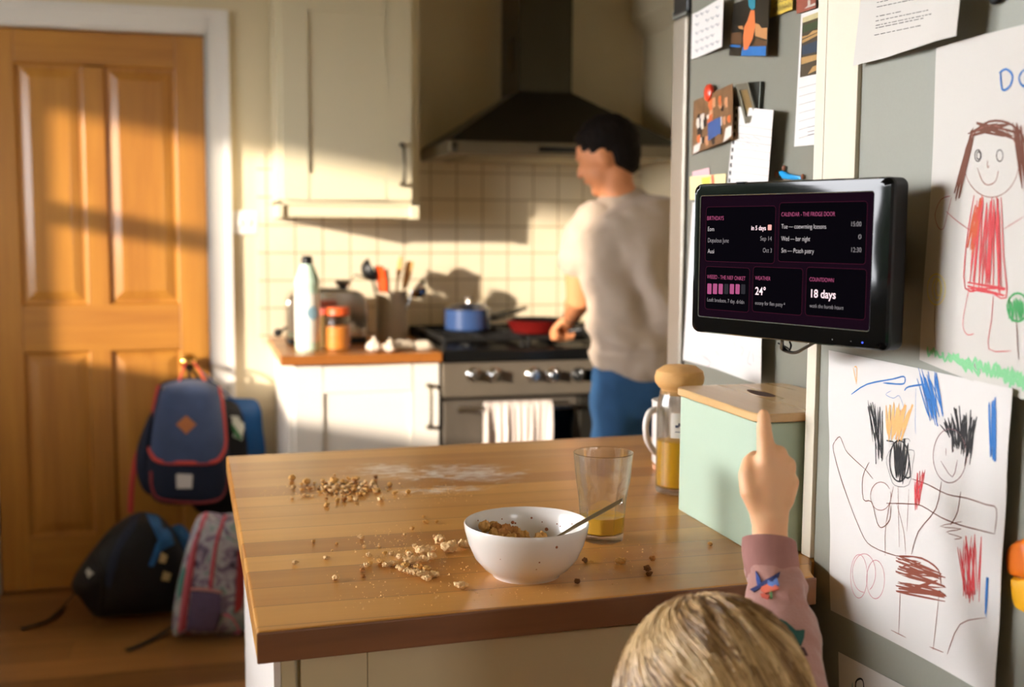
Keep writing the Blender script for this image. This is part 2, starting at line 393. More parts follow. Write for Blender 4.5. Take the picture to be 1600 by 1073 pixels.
kn = MB().lathe([(0, 0), (.027, 0), (.027, .004), (.011, .010), (.010, .022), (.018, .030), (.026, .040), (.0285, .050), (.025, .061), (.013, .068), (0, .069)], 32, Matrix.Translation((kc.x, DY, kc.z)) @ Matrix.Rotation(pi/2, 4, 'X'))
kn.build('door_knob', BRASS, dr)

# tiles: 10 cm squares, procedural grout
M, n, bb = new_mat('cream square wall tiles')
v = coords(n, src='Object'); sx = n.nodes.new('ShaderNodeSeparateXYZ'); n.links.new(v, sx.inputs[0])
def joint(sock, off):
    fr = mth(n, 'FRACT', mth(n, 'DIVIDE', mth(n, 'ADD', sock, off), .1006)); return mth(n, 'ABSOLUTE', mth(n, 'SUBTRACT', fr, .5))
d = mth(n, 'MAXIMUM', joint(sx.outputs[0], .2), joint(sx.outputs[2], .2))
mk = ramp(n, d, [(.466, (0, 0, 0)), (.484, (1, 1, 1))])
nn = ntex(n, v, 9, 2)
tc = mixrgb(n, lin((224, 210, 182)), lin((234, 222, 196)), nn.outputs[0])
n.links.new(mixrgb(n, tc, lin((168, 146, 108)), mk), bb.inputs['Base Color'])
n.links.new(mth(n, 'ADD', mth(n, 'MULTIPLY', mk, .5), .22), bb.inputs['Roughness'])
hh = mth(n, 'ADD', mth(n, 'SUBTRACT', 1.0, mk), mth(n, 'MULTIPLY', nn.outputs[0], .3)); bump(n, bb, hh, .5, .0016)
# joint positions: x = .842 + k*.1006 (world), z = 1.208 + k*.1006
ox, oz = .842+.2-.1006*3, 1.208+.2-.1006*6
tl = MB().box(.205, XR-.001, YB-.008, YB-.0002, .88, 1.575).build('trim_3', M, smooth=False, org=(ox, YB, oz))
struct(tl)

# light switch on the wall by the door
sw = thing('light_switch', 'white plastic switch plate on the wall between door and cabinet', 'light switch', (.166, YB, 1.275))
MB().box(.115, .205, YB-.009, YB-.0002, 1.275, 1.36).build('plate', GLOSSW, sw, bevel=.003)
MB().box(.138, .152, YB-.014, YB-.0085, 1.303, 1.332).build('rocker', GLOSSW, sw, bevel=.0015)
MB().box(.168, .182, YB-.014, YB-.0085, 1.303, 1.332).build('rocker', GLOSSW, sw, bevel=.0015)

# garden outside the window: lawn and shrubs
struct(MB().box(-14, XL-.1, -8, 12, -.12, -.08).build('garden_lawn', mat('lawn', (74, 84, 54), .9, var=.3, scale=3), smooth=False))
LEAF = mat('garden leaves', (66, 84, 60), .6, var=.5, scale=9, bmp=.5, bscale=30)
def shrub(x, y, h, w, seed, label):
    r = random.Random(seed); b = MB()
    for k in range(14):
        a = r.uniform(0, 6.28); q = r.random()**.5*w*.6; z = h*(.3+.45*r.random()); b.ball((x+q*cos(a), y+q*sin(a), z), (w*.42, w*.42, h*.28), 10)
    b.ball((x, y, h*.35), (w*.5, w*.5, h*.36), 12)
    tag(b.build('garden_shrub', LEAF, remesh=.05, soft=1, post=lambda p_: tuple(p_+Vector((nz(p_, 6, 1), nz(p_, 6, 7), nz(p_, 6, 4)))*.11)), label, 'shrub', 'garden shrubs outside the window')
shrub(-5.2, 1.9, 1.75, .7, 1, 'middle green shrub in the garden outside the window')
shrub(-5.0, 3.5, 2.2, .85, 2, 'tallest green shrub in the garden outside the window')
shrub(-5.4, -.7, 1.25, 1.0, 3, 'low green shrub in the garden nearest the camera side')

tag(MB().add([(XL-.1, .8, 2.42), (XL-.1, 3.9, 2.42), (XL-1.25, 3.9, 2.22), (XL-1.25, .8, 2.22), (XL-.1, .8, 2.45), (XL-.1, 3.9, 2.45), (XL-1.25, 3.9, 2.25), (XL-1.25, .8, 2.25)], [(0, 1, 2, 3), (7, 6, 5, 4), (0, 4, 5, 1), (1, 5, 6, 2), (2, 6, 7, 3), (3, 7, 4, 0)]).build('skyblocker', mat('awning canvas', (150, 140, 118), .8), smooth=False), 'added unseen sloping canvas awning outside above the kitchen window', 'skyblocker')  # unseen slab added to keep high sky light off the lower door and floor
def shaker(parent, x0, x1, y, z0, z1, fr, material, name='door', th=.02, horiz=None):
    """framed door facing -Y with a recessed panel"""
    d = MB().box(x0, x0+fr, y, y+th, z0, z1).box(x1-fr, x1, y, y+th, z0, z1).box(x0+fr, x1-fr, y, y+th, z0, z0+fr).box(x0+fr, x1-fr, y, y+th, z1-fr, z1)
    d.box(x0+fr-.001, x1-fr+.001, y+.008, y+th-.002, z0+fr-.001, z1-fr+.001)
    return d.build(name, material, parent, smooth=False, bevel=.0018)
def bow_handle(parent, p0, p1, out, material, name='handle', r=.006):
    p0, p1, out = Vector(p0), Vector(p1), Vector(out)
    return MB().tube([p0, p0+out*.7+(p1-p0)*.02, p0+out+(p1-p0)*.2, p0+out*1.05+(p1-p0)*.5, p0+out+(p1-p0)*.8, p1+out*.7-(p1-p0)*.02, p1], lambda t: r*(1.25-.5*sin(pi*t)), 10, 5).build(name, material, parent)
PEWTER = mat('dark pewter metal', (96, 88, 72), .35, .9)
# upper cabinet
cx0, cx1, cyf, cz0, cz1 = .258, .741, 3.98, 1.332, 2.13
uc = thing('wall_cabinet', 'cream shaker wall cabinet hanging above the toaster', 'cabinet', (.5, 4.14, cz0))
MB().box(cx0, cx1, cyf, YB-.001, cz0+.045, cz1).box(cx0, cx0+.018, cyf, YB-.01, cz0, cz0+.06).box(cx1-.03, cx1, cyf, YB-.01, cz0, cz0+.06).build('carcass', CABW, uc, smooth=False, bevel=.002)
shaker(uc, cx0+.016, cx1-.028, cyf-.02, cz0+.062, cz1-.022, .088, CABW)
MB().box(cx0-.006, cx1+.014, cyf-.026, YB-.001, cz1-.018, cz1+.05).build('cornice', CABW, uc, smooth=False, bevel=.006)
MB().box(cx0+.03, cx1-.025, cyf+.012, cyf+.03, cz0+.004, cz0+.05).build('light_pelmet', CABW, uc, smooth=False, bevel=.002)
h0, h1 = onY(623, 288, cyf-.02), onY(626, 226, cyf-.02)
bow_handle(uc, (h0.x+.01, cyf-.021, h0.z), (h0.x+.01, cyf-.021, h1.z), (.004, -.03, 0), PEWTER, r=.0065)

# base cabinet by the cooker
bx0, bx1, byf = .262, .752, 3.69
bc = thing('base_cabinet', 'off white shaker base cabinet left of the range cooker', 'cabinet', (.5, 4.0, 0))
MB().box(bx0, bx1, byf, YB-.002, .10, .868).build('carcass', CABLO, bc, smooth=False, bevel=.002)
MB().box(bx0+.02, bx1, byf+.05, byf+.07, 0, .10).build('plinth', CABLO, bc, smooth=False)
shaker(bc, bx0+.02, bx1-.004, byf-.02, .12, .862, .088, CABLO)
h0, h1 = onY(669, 667, byf-.02), onY(669, 602, byf-.02)
bow_handle(bc, (h0.x, byf-.021, h0.z), (h0.x, byf-.021, h1.z), (.004, -.03, 0), PEWTER, r=.0065)
tag(MB().box(.238, .7545, 3.645, YB-.009, .868, .90).build('worktop', OAKTOP, bevel=.004, smooth=False, org=(.5, 4, .868)), 'short oak worktop on the base cabinet left of the cooker', 'worktop')

# range cooker
kx0, kx1, kyf = .757, 1.655, 3.665
rc = thing('range_cooker', 'stainless steel range cooker with black gas hob under the hood', 'cooker', (1.2, 4.0, 0))
MB().box(kx0, kx1, kyf+.03, YB-.012, .09, .862).build('body', DSTEEL, rc, smooth=False, bevel=.003)
MB().box(kx0, kx1, kyf-.005, kyf+.03, .748, .862).build('control_panel', mat('cooker panel steel', (128, 118, 104), .42, .5, var=.1, scale=22), rc, smooth=False, bevel=.004)
MB().box(kx0, kx1, kyf-.012, YB-.012, .862, .905).build('hob', BLACK, rc, smooth=False, bevel=.008)
MB().box(kx0, kx1, YB-.04, YB-.012, .905, .935).build('rear_lip', BLACK, rc, smooth=False, bevel=.004)
for px in (739, 771, 832, 863, 903):
    c = onY(px, 585, kyf-.005)
    k = MB().lathe([(0, 0), (.024, 0), (.024, .006), (.019, .010), (.0175, .03), (.014, .033), (0, .033)], 24, Matrix.Translation((c.x, kyf-.005, c.z)) @ Matrix.Rotation(pi/2, 4, 'X')).build('knob', BLKPL if px == 903 else CHROME, rc)
    MB().box(c.x-.003, c.x+.003, kyf-.046, kyf-.036, c.z-.018, c.z+.018).build('grip', CHROME, k, bevel=.001)
MB().box(1.222, 1.30, kyf-.007, kyf-.004, .79, .83).build('clock_display', BLACK, rc, smooth=False)
ov = MB().box(kx0+.004, 1.222, kyf-.004, kyf+.028, .30, .738).build('oven_door', mat('oven door steel', (112, 104, 94), .42, .5, var=.1, scale=22), rc, smooth=False, bevel=.004)
MB().box(.905, 1.212, kyf-.007, kyf, .36, .70).build('window', mat('dark oven glass', (8, 14, 26), .07, var=.05), ov, smooth=False, bevel=.002)
MB().cyl((.80, kyf-.045, .713), (1.185, kyf-.045, .713), .010).cyl((.82, kyf-.045, .713), (.82, kyf, .713), .008).cyl((1.165, kyf-.045, .713), (1.165, kyf, .713), .008).build('handle', CHROME, ov)
ov = MB().box(1.228, kx1-.004, kyf-.004, kyf+.028, .30, .738).build('oven_door', DSTEEL, rc, smooth=False, bevel=.004)
MB().box(1.28, 1.60, kyf-.007, kyf, .36, .66).build('window', MATS['dark oven glass'], ov, smooth=False, bevel=.002)
MB().cyl((1.27, kyf-.045, .713), (1.62, kyf-.045, .713), .010).cyl((1.29, kyf-.045, .713), (1.29, kyf, .713), .008).cyl((1.60, kyf-.045, .713), (1.60, kyf, .713), .008).build('handle', CHROME, ov)
MB().box(kx0+.004, kx1-.004, kyf-.002, kyf+.028, .11, .29).build('drawer', DSTEEL, rc, smooth=False, bevel=.004)
for x in (.80, 1.61):
    for y in (3.76, 4.2): MB().cyl((x, y, 0), (x, y, .09), .02).build('foot', BLKPL, rc)
IRON = mat('cast iron', (16, 16, 16), .6, var=.2, bmp=.2)
BURN = [(.90, 3.83), (.90, 4.08), (1.20, 3.90), (1.50, 3.83), (1.50, 4.08)]
for x, y in BURN:
    q = MB().lathe([(0, .905), (.045, .905), (.045, .915), (.03, .918), (.03, .925), (0, .926)], 24, Matrix.Translation((x, y, 0))).build('burner', IRON, rc)
for gx0, gx1 in ((.775, 1.045), (1.065, 1.335), (1.355, 1.64)):
    g = MB(); r = .006
    for x in (gx0, (gx0+gx1)/2, gx1): g.box(x-r, x+r, 3.72, 4.2, .928, .942)
    for y in (3.72, 3.84, 3.96, 4.08, 4.2): g.box(gx0, gx1, y-r, y+r, .928, .942)
    for x in (gx0, gx1):
        for y in (3.72, 4.2): g.box(x-r, x+r, y-r, y+r, .904, .930)
    g.build('pan_grate', IRON, rc, smooth=False, bevel=.002, weld=False)

# cooker hood
hx0, hx1, hyf, hz0, hz1 = .805, 1.655, 3.80, 1.548, 1.592
hd = thing('cooker_hood', 'dark steel chimney cooker hood on the wall above the range', 'cooker hood', (1.2, 4.05, hz0))
HOODM = mat('hood steel', (62, 58, 46), .34, .8, var=.1, scale=12)
chx0, chx1, chy = 1.113, 1.315, 4.04
b = MB(); A = [(hx0, hyf, hz1), (hx1, hyf, hz1), (hx1, YB-.01, hz1), (hx0, YB-.01, hz1)]
B = [(chx0, chy, 1.79), (chx1, chy, 1.79), (chx1, YB-.01, 1.79), (chx0, YB-.01, 1.79)]
for k in range(4): b.quad(A[k], A[(k+1) % 4], B[(k+1) % 4], B[k])
b.quad(*B); b.quad(*A[::-1]); b.build('canopy', HOODM, hd, smooth=False)
MB().box(hx0, hx1, hyf, YB-.01, hz0, hz1).build('rim', mat('hood rim steel', (122, 112, 92), .34, .6, var=.1, scale=12), hd, smooth=False, bevel=.003)
ch = MB().box(chx0, chx1, chy, YB-.01, 1.79, ZC-.001).build('chimney', HOODM, hd, smooth=False, bevel=.003)
MB().box(chx0-.002, chx0+.001, 4.10, 4.19, 1.87, 1.99).build('vent', BLACK, ch, smooth=False)
c = onY(704, 230, hyf)
MB().box(c.x+.006, c.x+.022, hyf-.004, hyf, hz0+.008, hz1-.006).build('badge', CHROME, hd, smooth=False)
MB().box(1.12, 1.30, hyf-.003, hyf, hz0+.012, hz1-.012).build('button_strip', BLACK, hd, smooth=False)
MB().box(hx0+.08, hx1-.08, hyf+.06, YB-.07, hz0-.006, hz0-.0002).build('grease_filter', mat('aluminium mesh filter', (150, 138, 112), .4, .9, var=.2, scale=60), hd, smooth=False)

# towel on the oven rail
def towel():
    b = MB(); ytop = kyf-.045
    L, R_ = onY(757, 616, ytop).x, onY(861, 616, ytop).x
    def fn(u, v):
        x = L+(R_-L)*u; fold = .010*sin(u*2*pi*3.3+.6)+.006*sin(u*2*pi*7+v*2)
        if v < .45: # behind
            t = 1-v/.45; z = .726-.30*t; y = ytop+.013+fold*t*.25
        elif v < .55:
            a = (v-.45)/.1*pi; z = .724+.012*sin(a); y = ytop+.013*cos(a)
        else:
            t = (v-.55)/.45; z = .724-.36*t; y = ytop-.014-(abs(fold)*1.3+fold*.6)*min(1, t*3+.25)
            x += (.5-u)*.0*t + .012*t*sin(u*5)
            x += -.014*t*(1-u)
        return (x, y, z)
    b.grid(fn, 60, 50)
    M, n, bb = new_mat('striped towel'); v = coords(n, src='Object'); sx = n.nodes.new('ShaderNodeSeparateXYZ'); n.links.new(v, sx.inputs[0])
    s = mth(n, 'SINE', mth(n, 'MULTIPLY', sx.outputs[0], 190)); mk = ramp(n, s, [(.62, (0, 0, 0)), (.75, (1, 1, 1))])
    n.links.new(mixrgb(n, lin((226, 214, 206)), lin((168, 146, 140)), mth(n, 'MULTIPLY', mk, .55)), bb.inputs['Base Color']); bb.inputs['Roughness'].default_value = .9
    tag(b.build('tea_towel', M, solid=.003, org=(1.0, ytop, .36)), 'white and grey striped tea towel folded over the oven rail', 'towel')
towel()

# blue saucepan
sp = thing('saucepan', 'blue enamel saucepan with glass lid on the left burner', 'saucepan', (.98, 3.99, .942))
BLUE = mat('blue enamel', (54, 78, 124), .25, var=.08, coat=.5)
pc = onY(731, 500, 3.99); sx0 = pc.x; T_ = Matrix.Translation((sx0, 3.99, .942)); R1 = .082
sp.location = (sx0, 3.99, .942); ORG[sp.name] = Vector(sp.location)
MB().lathe([(0, 0), (R1-.006, 0), (R1, .006), (R1, .072), (R1+.003, .075), (R1-.004, .075), (R1-.004, .006), (0, .005)], 48, T_).build('pan_body', BLUE, sp)
MB().lathe([(R1+.002, .075), (R1+.003, .079), (R1-.004, .080), (R1-.006, .076)], 48, T_, close=True).build('lid_rim', CHROME, sp)
ld = MB().lathe([(R1-.004, .079), (.06, .089), (.03, .095), (0, .097), (0, .0955), (.03, .0935), (.06, .087), (R1-.004, .077)], 48, T_).build('lid', clear_glass('lid glass', .5), sp)
MB().lathe([(0, .094), (.007, .095), (.006, .104), (.015, .108), (.016, .115), (.008, .119), (0, .119)], 20, T_).build('knob', CHROME, ld)
e0 = onY(770, 496, 4.0); e1 = onY(822, 481, 4.14)
MB().tube([(sx0+R1-.006, 4.01, 1.005), e0, (e0+e1)/2, e1], lambda t: .007+.006*sin(pi*min(1, t*1.1)), 12, 5, flat=.7).build('handle', BLKPL, sp)

# red frying pan in front
fy = 3.86; fc = onY(838, 512, fy)
fp = thing('frying_pan', 'black frying pan with dark red outside held by the man', 'frying pan', (fc.x, fy, .942))
T_ = Matrix.Translation((fc.x, fy, .942))
MB().lathe([(0, 0), (.082, 0), (.108, .042), (.110, .044), (.106, .044), (.080, .004), (0, .003)], 48, T_).build('pan_body', mat('dark red enamel', (100, 20, 17), .3, var=.1), fp)
MB().lathe([(0, .0045), (.079, .0045), (.1045, .043), (.1075, .0455), (.1095, .0445)], 48, T_).build('lining', BLACK, fp)
hand_p = onY(880, 514, 3.72)
MB().tube([(fc.x+.085, fy-.045, .98), (fc.x+.12, fy-.08, .99), hand_p+Vector((0, 0, -.004)), hand_p+Vector((.05, -.05, .004))], .009, 12, 5, flat=.7).build('handle', BLKPL, fp)

# items on the short worktop
CT = .90
def at(x, y, Y): p = onY(x, y, Y); return p
tx0, tx1 = onY(447, 480, 4.02).x, onY(572, 480, 4.02).x
ts = thing('toaster', 'polished chrome toaster at the back of the short worktop', 'toaster', ((tx0+tx1)/2, 4.05, CT))
def rprof(w, h, r, n=7):
    P = [(-w/2, 0)]
    for cx_, a0 in ((-w/2+r, pi), (w/2-r, pi/2)):
        for k in range(n+1): a = a0-k/n*pi/2; P.append((cx_+r*cos(a), h-r+r*sin(a)))
    return P+[(w/2, 0)]
cxm = (tx0+tx1)/2
MB().prism([(cxm+a, CT+.02+z) for a, z in rprof(tx1-tx0, .165, .05)], 3.98, 4.15, 1).build('shell', mat('toaster chrome', (190, 186, 178), .10, 1.0, var=.06), ts, bevel=.006, seg=3)
MB().box(tx0+.004, tx1-.004, 3.985, 4.145, CT, CT+.022).build('base', BLKPL, ts, bevel=.004)
MB().box(tx0+.06, tx1-.06, 4.02, 4.045, CT+.186, CT+.189).box(tx0+.06, tx1-.06, 4.085, 4.11, CT+.186, CT+.189).build('slots', BLACK, ts, smooth=False)
MB().box(tx0+.075, tx1-.06, 3.972, 3.982, CT+.075, CT+.13).build('front_panel', mat('toaster front panel', (96, 84, 62), .3, .8), ts, bevel=.004)
kp = onY(432, 520, 3.98); MB().cyl((tx0-.001, 4.0, CT+.06), (tx0-.022, 4.0, CT+.045), .005).ball((tx0-.03, 3.995, CT+.042), .0145).build('lever', BLKPL, ts)

wb = at(481, 535, 3.80); wb.z = CT; T_ = Matrix.Translation((wb.x, 3.80, CT))
bt = thing('water_bottle', 'tall white and mint water bottle with black cap', 'bottle', (wb.x, 3.80, CT))
MB().lathe([(0, 0), (.036, 0), (.040, .004), (.040, .19), (.038, .205), (.041, .215), (.041, .228), (.037, .24), (.026, .268), (.022, .275), (.022, .282), (0, .282)], 36, T_).build('bottle_body', mat('mint plastic', (206, 236, 216), .3, var=.03), bt)
MB().lathe([(.0405, .03), (.0412, .032), (.0412, .186), (.0405, .188)], 36, T_).build('sleeve', mat('white plastic', (240, 238, 228), .35, var=.02), bt)
MB().lathe([(0, .281), (.018, .281), (.018, .303), (.014, .309), (0, .310)], 28, T_).build('cap', BLKPL, bt)
def disc_on_cyl(cx_, cy_, cz_, R, r, a0, n=24):
    vs = [(cx_+(R)*sin(a0), cy_-R*cos(a0), cz_)]
    for k in range(n): a = 2*pi*k/n; th = a0+r*cos(a)/R; vs.append((cx_+R*sin(th), cy_-R*cos(th), cz_+r*sin(a)))
    return vs, [(0, 1+k, 1+(k+1) % n) for k in range(n)]
MB().add(*disc_on_cyl(wb.x, 3.80, CT+.125, .0436, .022, .35)).build('logo', mat('pale blue print', (150, 190, 208), .4), bt)

jb = at(528, 540, 3.80); T_ = Matrix.Translation((jb.x, 3.80, CT))
jr = thing('spread_jar', 'glass jar of orange spread with orange lid beside the water bottle', 'jar', (jb.x, 3.80, CT))
MB().lathe([(0, .001), (.040, .001), (.043, .005), (.043, .10), (.036, .118), (.034, .118), (.0405, .099), (.0405, .004), (0, .004)], 36, T_).build('jar_body', clear_glass('jar glass', .35), jr)
MB().lathe([(0, .0045), (.040, .0045), (.040, .078), (0, .080)], 36, T_).build('spread', mat('orange spread', (226, 140, 48), .5, var=.1), jr)
MB().lathe([(0, .116), (.0385, .116), (.0385, .138), (.036, .141), (0, .141)], 36, T_).build('lid', mat('orange lid', (222, 92, 38), .4), jr)
j2 = at(508, 500, 3.93); T_ = Matrix.Translation((j2.x, 3.925, CT))
jr = thing('spread_jar', 'jar with a red lid half hidden behind the orange lidded jar', 'jar', (j2.x, 3.925, CT))
MB().lathe([(0, .001), (.036, .001), (.038, .005), (.038, .11), (0, .11)], 30, T_).build('jar_body', mat('brown jar', (120, 96, 56), .2), jr)
MB().lathe([(0, .109), (.034, .109), (.034, .128), (0, .129)], 30, T_).build('lid', mat('red lid', (196, 70, 50), .4), jr)

cy = 4.10; cp = onY(612, 520, cy); T_ = Matrix.Translation((cp.x, cy, CT))
cr = thing('utensil_crock', 'tall grey ceramic crock holding the kitchen utensils', 'crock', (cp.x, cy, CT))
MB().lathe([(0, 0), (.052, 0), (.056, .004), (.057, .168), (.059, .172), (.055, .174), (.052, .170), (.051, .008), (0, .007)], 40, T_).build('crock_body', mat('grey stoneware', (196, 184, 160), .5, var=.06, bmp=.1), cr)
SPOONW = mat('beech spoon wood', (206, 158, 88), .6, var=.1); DSPOON = mat('dark spoon wood', (136, 84, 38), .6, var=.1)
def utensil(px, py, label, cat, material, head, base=(0, 0), Y=None, name=None):
    Y = Y or cy; tip = onY(px, py, Y); b0 = Vector((cp.x+base[0], cy+base[1], CT+.012))
    t = thing(name or 'kitchen_utensil', label, cat, b0); d = (tip-b0).normalized(); L = (tip-b0).length
    Mx = Matrix.Translation(b0) @ d.to_track_quat('Z', 'Y').to_matrix().to_4x4()
    MB().cyl(b0, b0+d*(L-.05), .0048, 12, .0042).build('handle', material, t)
    head(Mx, L, t); return t
def h_spoon(material, w=.024, h=.04, dpt=.007):
    def f(Mx, L, t):
        MB().lathe([(sin(pi*k/12), -cos(pi*k/12)) if 0 < k < 12 else (0, -1 if k == 0 else 1) for k in range(13)], 24, Mx @ Matrix.Translation((0, 0, L-.04)) @ Matrix.Diagonal((w, dpt, h, 1))).build('bowl', material, t)
    return f
def h_spat(material, w=.026, slots=False):
    def f(Mx, L, t):
        b = MB(); P = [(-w*.55, L-.10), (-w, L-.06), (-w, L-.006), (-w*.7, L), (w*.7, L), (w, L-.006), (w, L-.06), (w*.55, L-.10)]
        b.prism(P, -.002, .002, 1, Mx); b.build('blade', material, t, bevel=.001)
    return f
def h_ladle(material, r=.034):
    def f(Mx, L, t):
        MB().lathe([(r, 0), (r*.93, -r*.4), (r*.6, -r*.8), (0, -r), (0, -r+.002), (r*.56, -r*.76), (r*.88, -r*.38), (r*.95, 0)], 30, Mx @ Matrix.Translation((0, -.01, L-.035)) @ Matrix.Rotation(-1.3, 4, 'X')).build('ladle_bowl', material, t)
    return f
ORSIL = mat('orange silicone', (226, 78, 28), .45)
utensil(583, 405, 'black plastic ladle leaning left in the crock', 'ladle', BLKPL, h_ladle(BLKPL, .042), (-.01, 0), name='soup_ladle')
utensil(592, 415, 'orange silicone spatula in the crock', 'spatula', ORSIL, h_spat(ORSIL, .033), (0, -.02), 4.06, name='spatula')
utensil(604, 420, 'dark wooden spatula behind the orange one in the crock', 'spatula', DSPOON, h_spat(DSPOON, .032), (0, .005), 4.11, name='spatula')
utensil(626, 402, 'round headed wooden spoon standing tallest in the crock', 'spoon', SPOONW, h_spoon(SPOONW, .036, .046), (.0, .02), 4.12, name='wooden_spoon')
utensil(641, 408, 'flat ended wooden spoon leaning right in the crock', 'spoon', SPOONW, h_spat(SPOONW, .028), (.01, .01), 4.13, name='wooden_spoon')
utensil(652, 432, 'shiny steel ladle leaning right out of the crock', 'ladle', CHROME, h_ladle(CHROME, .042), (.015, -.015), 4.06, name='soup_ladle')
utensil(573, 398, 'thin dark whisk handle at the left of the crock', 'whisk', PEWTER, h_spoon(PEWTER, .006, .03, .006), (-.02, .02), 4.13, name='whisk')
# hooked chrome utensil standing on the toaster side: small strainer
t = thing('tea_strainer', 'small chrome strainer resting on top of the toaster', 'strainer', (cxm+.05, 4.06, CT+.19))
sc_ = onY(540, 428, 4.06); MB().lathe([(0, 0), (.016, .002), (.026, .014), (.030, .028), (.028, .028), (.024, .015), (.014, .004), (0, .003)], 24, Matrix.Translation((sc_.x-.01, 4.06, CT+.1895))).build('basket', CHROME, t)
MB().tube([(sc_.x+.018, 4.06, CT+.216), (sc_.x+.03, 4.055, CT+.235), (sc_.x+.05, 4.05, CT+.232), (sc_.x+.075, 4.045, CT+.222)], .003, 8, 4).build('handle', PEWTER, t)

# crumpled cloth and garlic
CLOTH = mat('cream crumpled cloth', (226, 212, 192), .9, var=.12, scale=30, bmp=.3, bscale=70)
c0 = onZ(568, 540, CT); c1 = onZ(668, 536, CT)
def cloth(u, v):
    p = onZ(596, 532, CT); x = min(.748, p.x-.045+.19*u); y = 3.74+.13*v
    e = min(1, min(u, 1-u, v, 1-v)*6+.03)
    z = CT+.0035+e*(.006+.020*abs(nz((x, y, 0), 22, 3))+.022*abs(nz((x, y, .3), 45, 1))*(1-u*.5))
    return (x+.01*nz((x, y, 0), 30, 7), y+.02*nz((x, y, 0), 18, 9), z)
tag(MB().grid(cloth, 60, 44).build('dishcloth', CLOTH, solid=.003), 'crumpled cream dishcloth on the short worktop before the crock', 'cloth')
gm = mat('garlic skin', (232, 218, 200), .6, var=.1, scale=20)
g0 = onY(582, 530, 3.745)
gb = thing('garlic_bulb', 'white garlic bulb at the left end of the crumpled dishcloth', 'garlic', (g0.x, 3.71, CT))
MB().lathe([(0, 0), (.012, .001), (.024, .010), (.026, .020), (.018, .032), (.007, .039), (.004, .050), (0, .051)], 30, Matrix.Translation((g0.x, 3.71, CT)), rf=lambda a, z: 1+.07*cos(6*a)).build('bulb', gm, gb)
g1 = onY(607, 534, 3.71)
gb2 = copy_thing(gb, (g1.x+.004, 3.70, CT), label='smaller garlic bulb just right of the first on the dishcloth', rot=(0, 0, .8), scale=(.8, .8, .7))
gb['group'] = gb2['group'] = 'garlic bulbs by the dishcloth'
# ------------------------------------------------------------------ island worktop and what stands on it
TZ = .90
_s = [onZ(705, 738, TZ), onZ(655, 718, TZ), onZ(600, 733, TZ), onZ(760, 742, TZ), onZ(690, 765, TZ)]
ISL = wood('oiled oak block worktop', (222, 162, 82), (172, 112, 48), 0, .064, rough=.30, coat=.2, length=3.1, grain=.9, rvar=.04,
           smear=[(_s[0].x, _s[0].y, .22, .13, .95), (_s[2].x, _s[2].y, .12, .10, .8), (_s[4].x, _s[4].y, .13, .05, .85), (_s[3].x, _s[3].y, .11, .14, .6)])
poly = [(.047, 1.1375), (.683, 1.1675), (.690, 1.190), (.716, 1.2345), (.84, 1.2345), (.84, 2.085), (.038, 2.058)]
o = MB().prism(poly, TZ-.032, TZ, 2).build('worktop', ISL, bevel=.0035, seg=3, smooth=False, org=(0, 0, TZ-.032))
tag(o, 'large oak block worktop scattered with cereal crumbs in the foreground', 'worktop')
MB().prism([(.047, 1.1332), (.683, 1.1632), (.683, 1.1674), (.047, 1.1374)], TZ-.032, TZ-.0002, 2).build('front_edge', wood('dark stained oak edge', (142, 92, 52), (98, 58, 32), 0, rough=.4), o, smooth=False, bevel=.0015)['label'] = 'dark reddish front edge'
isl = thing('island_cabinet', 'cream kitchen island cabinet under the large oak worktop', 'cabinet', (.4, 1.6, 0))
ISW = mat('island cream paint', (206, 192, 156), .45, var=.02, scale=5)
zt = TZ-.0325
MB().box(.072, .676, 1.172, 2.03, .08, zt).build('carcass', ISW, isl, smooth=False)
MB().box(.064, .0715, 1.160, 2.04, .0, zt).build('end_panel', mat('white side panel', (236, 228, 220), .4, var=.02), isl, smooth=False, bevel=.001)
MB().box(.0718, .0862, 1.160, 1.1718, 0, zt).build('stile', ISW, isl, smooth=False, bevel=.001)
p = MB().box(.0912, .160, 1.160, 1.1715, .1, zt-.004)  .box(.1605, .674, 1.161, 1.1715, .1, zt-.004)
p.build('front_panel', ISW, isl, smooth=False, bevel=.0012)
MB().box(.09, .67, 1.20, 1.21, 0, .08).build('plinth', ISW, isl, smooth=False)

# cereal bowl
BC = onZ(822, 897, TZ); BR, BH = .0725, .062
Tb = Matrix.Translation((BC.x, BC.y, TZ))
bw = thing('cereal_bowl', 'white ceramic cereal bowl with leftover clusters on the large worktop', 'bowl', (BC.x, BC.y, TZ))
outer = [(0, .004), (.034, .004), (.036, 0), (.039, 0), (.040, .003), (.050, .010), (.060, .022), (.067, .038), (.0712, .053), (.0725, .0615)]
inner = [(.0715, .0630), (.0700, .0615), (.0682, .053), (.064, .038), (.056, .023), (.045, .013), (.03, .009), (0, .008)]
CER = mat('white glazed ceramic', (236, 230, 222), .22, var=.015, coat=.4)
MB().lathe(outer+inner, 72, Tb).build('bowl_body', CER, bw, angle=60)
rnd = random.Random(3)
SPOT = mat('milk chocolate splash', (150, 84, 40), .4)
b = MB()
def inner_r(z):
    P = [(.030, .009), (.045, .013), (.056, .023), (.064, .038), (.0682, .053), (.070, .0615)]
    for (r0, z0), (r1, z1) in zip(P, P[1:]):
        if z0 <= z <= z1: return r0+(r1-r0)*(z-z0)/(z1-z0)
    return .07
for a, z, r in ((1.2, .050, .0013), (1.55, .045, .0022), (1.5, .044, .0012), (1.0, .046, .0008), (.70, .046, .0009), (.62, .044, .0009), (.9, .038, .0024), (2.3, .054, .001), (1.75, .05, .0009), (.35, .05, .0008)):
    R = inner_r(z)-.0002; b.ball((BC.x+R*cos(a), BC.y+R*sin(a), TZ+z), (r, r*.5, r), 6, Matrix.Rotation(a-pi/2, 4, 'Z'))
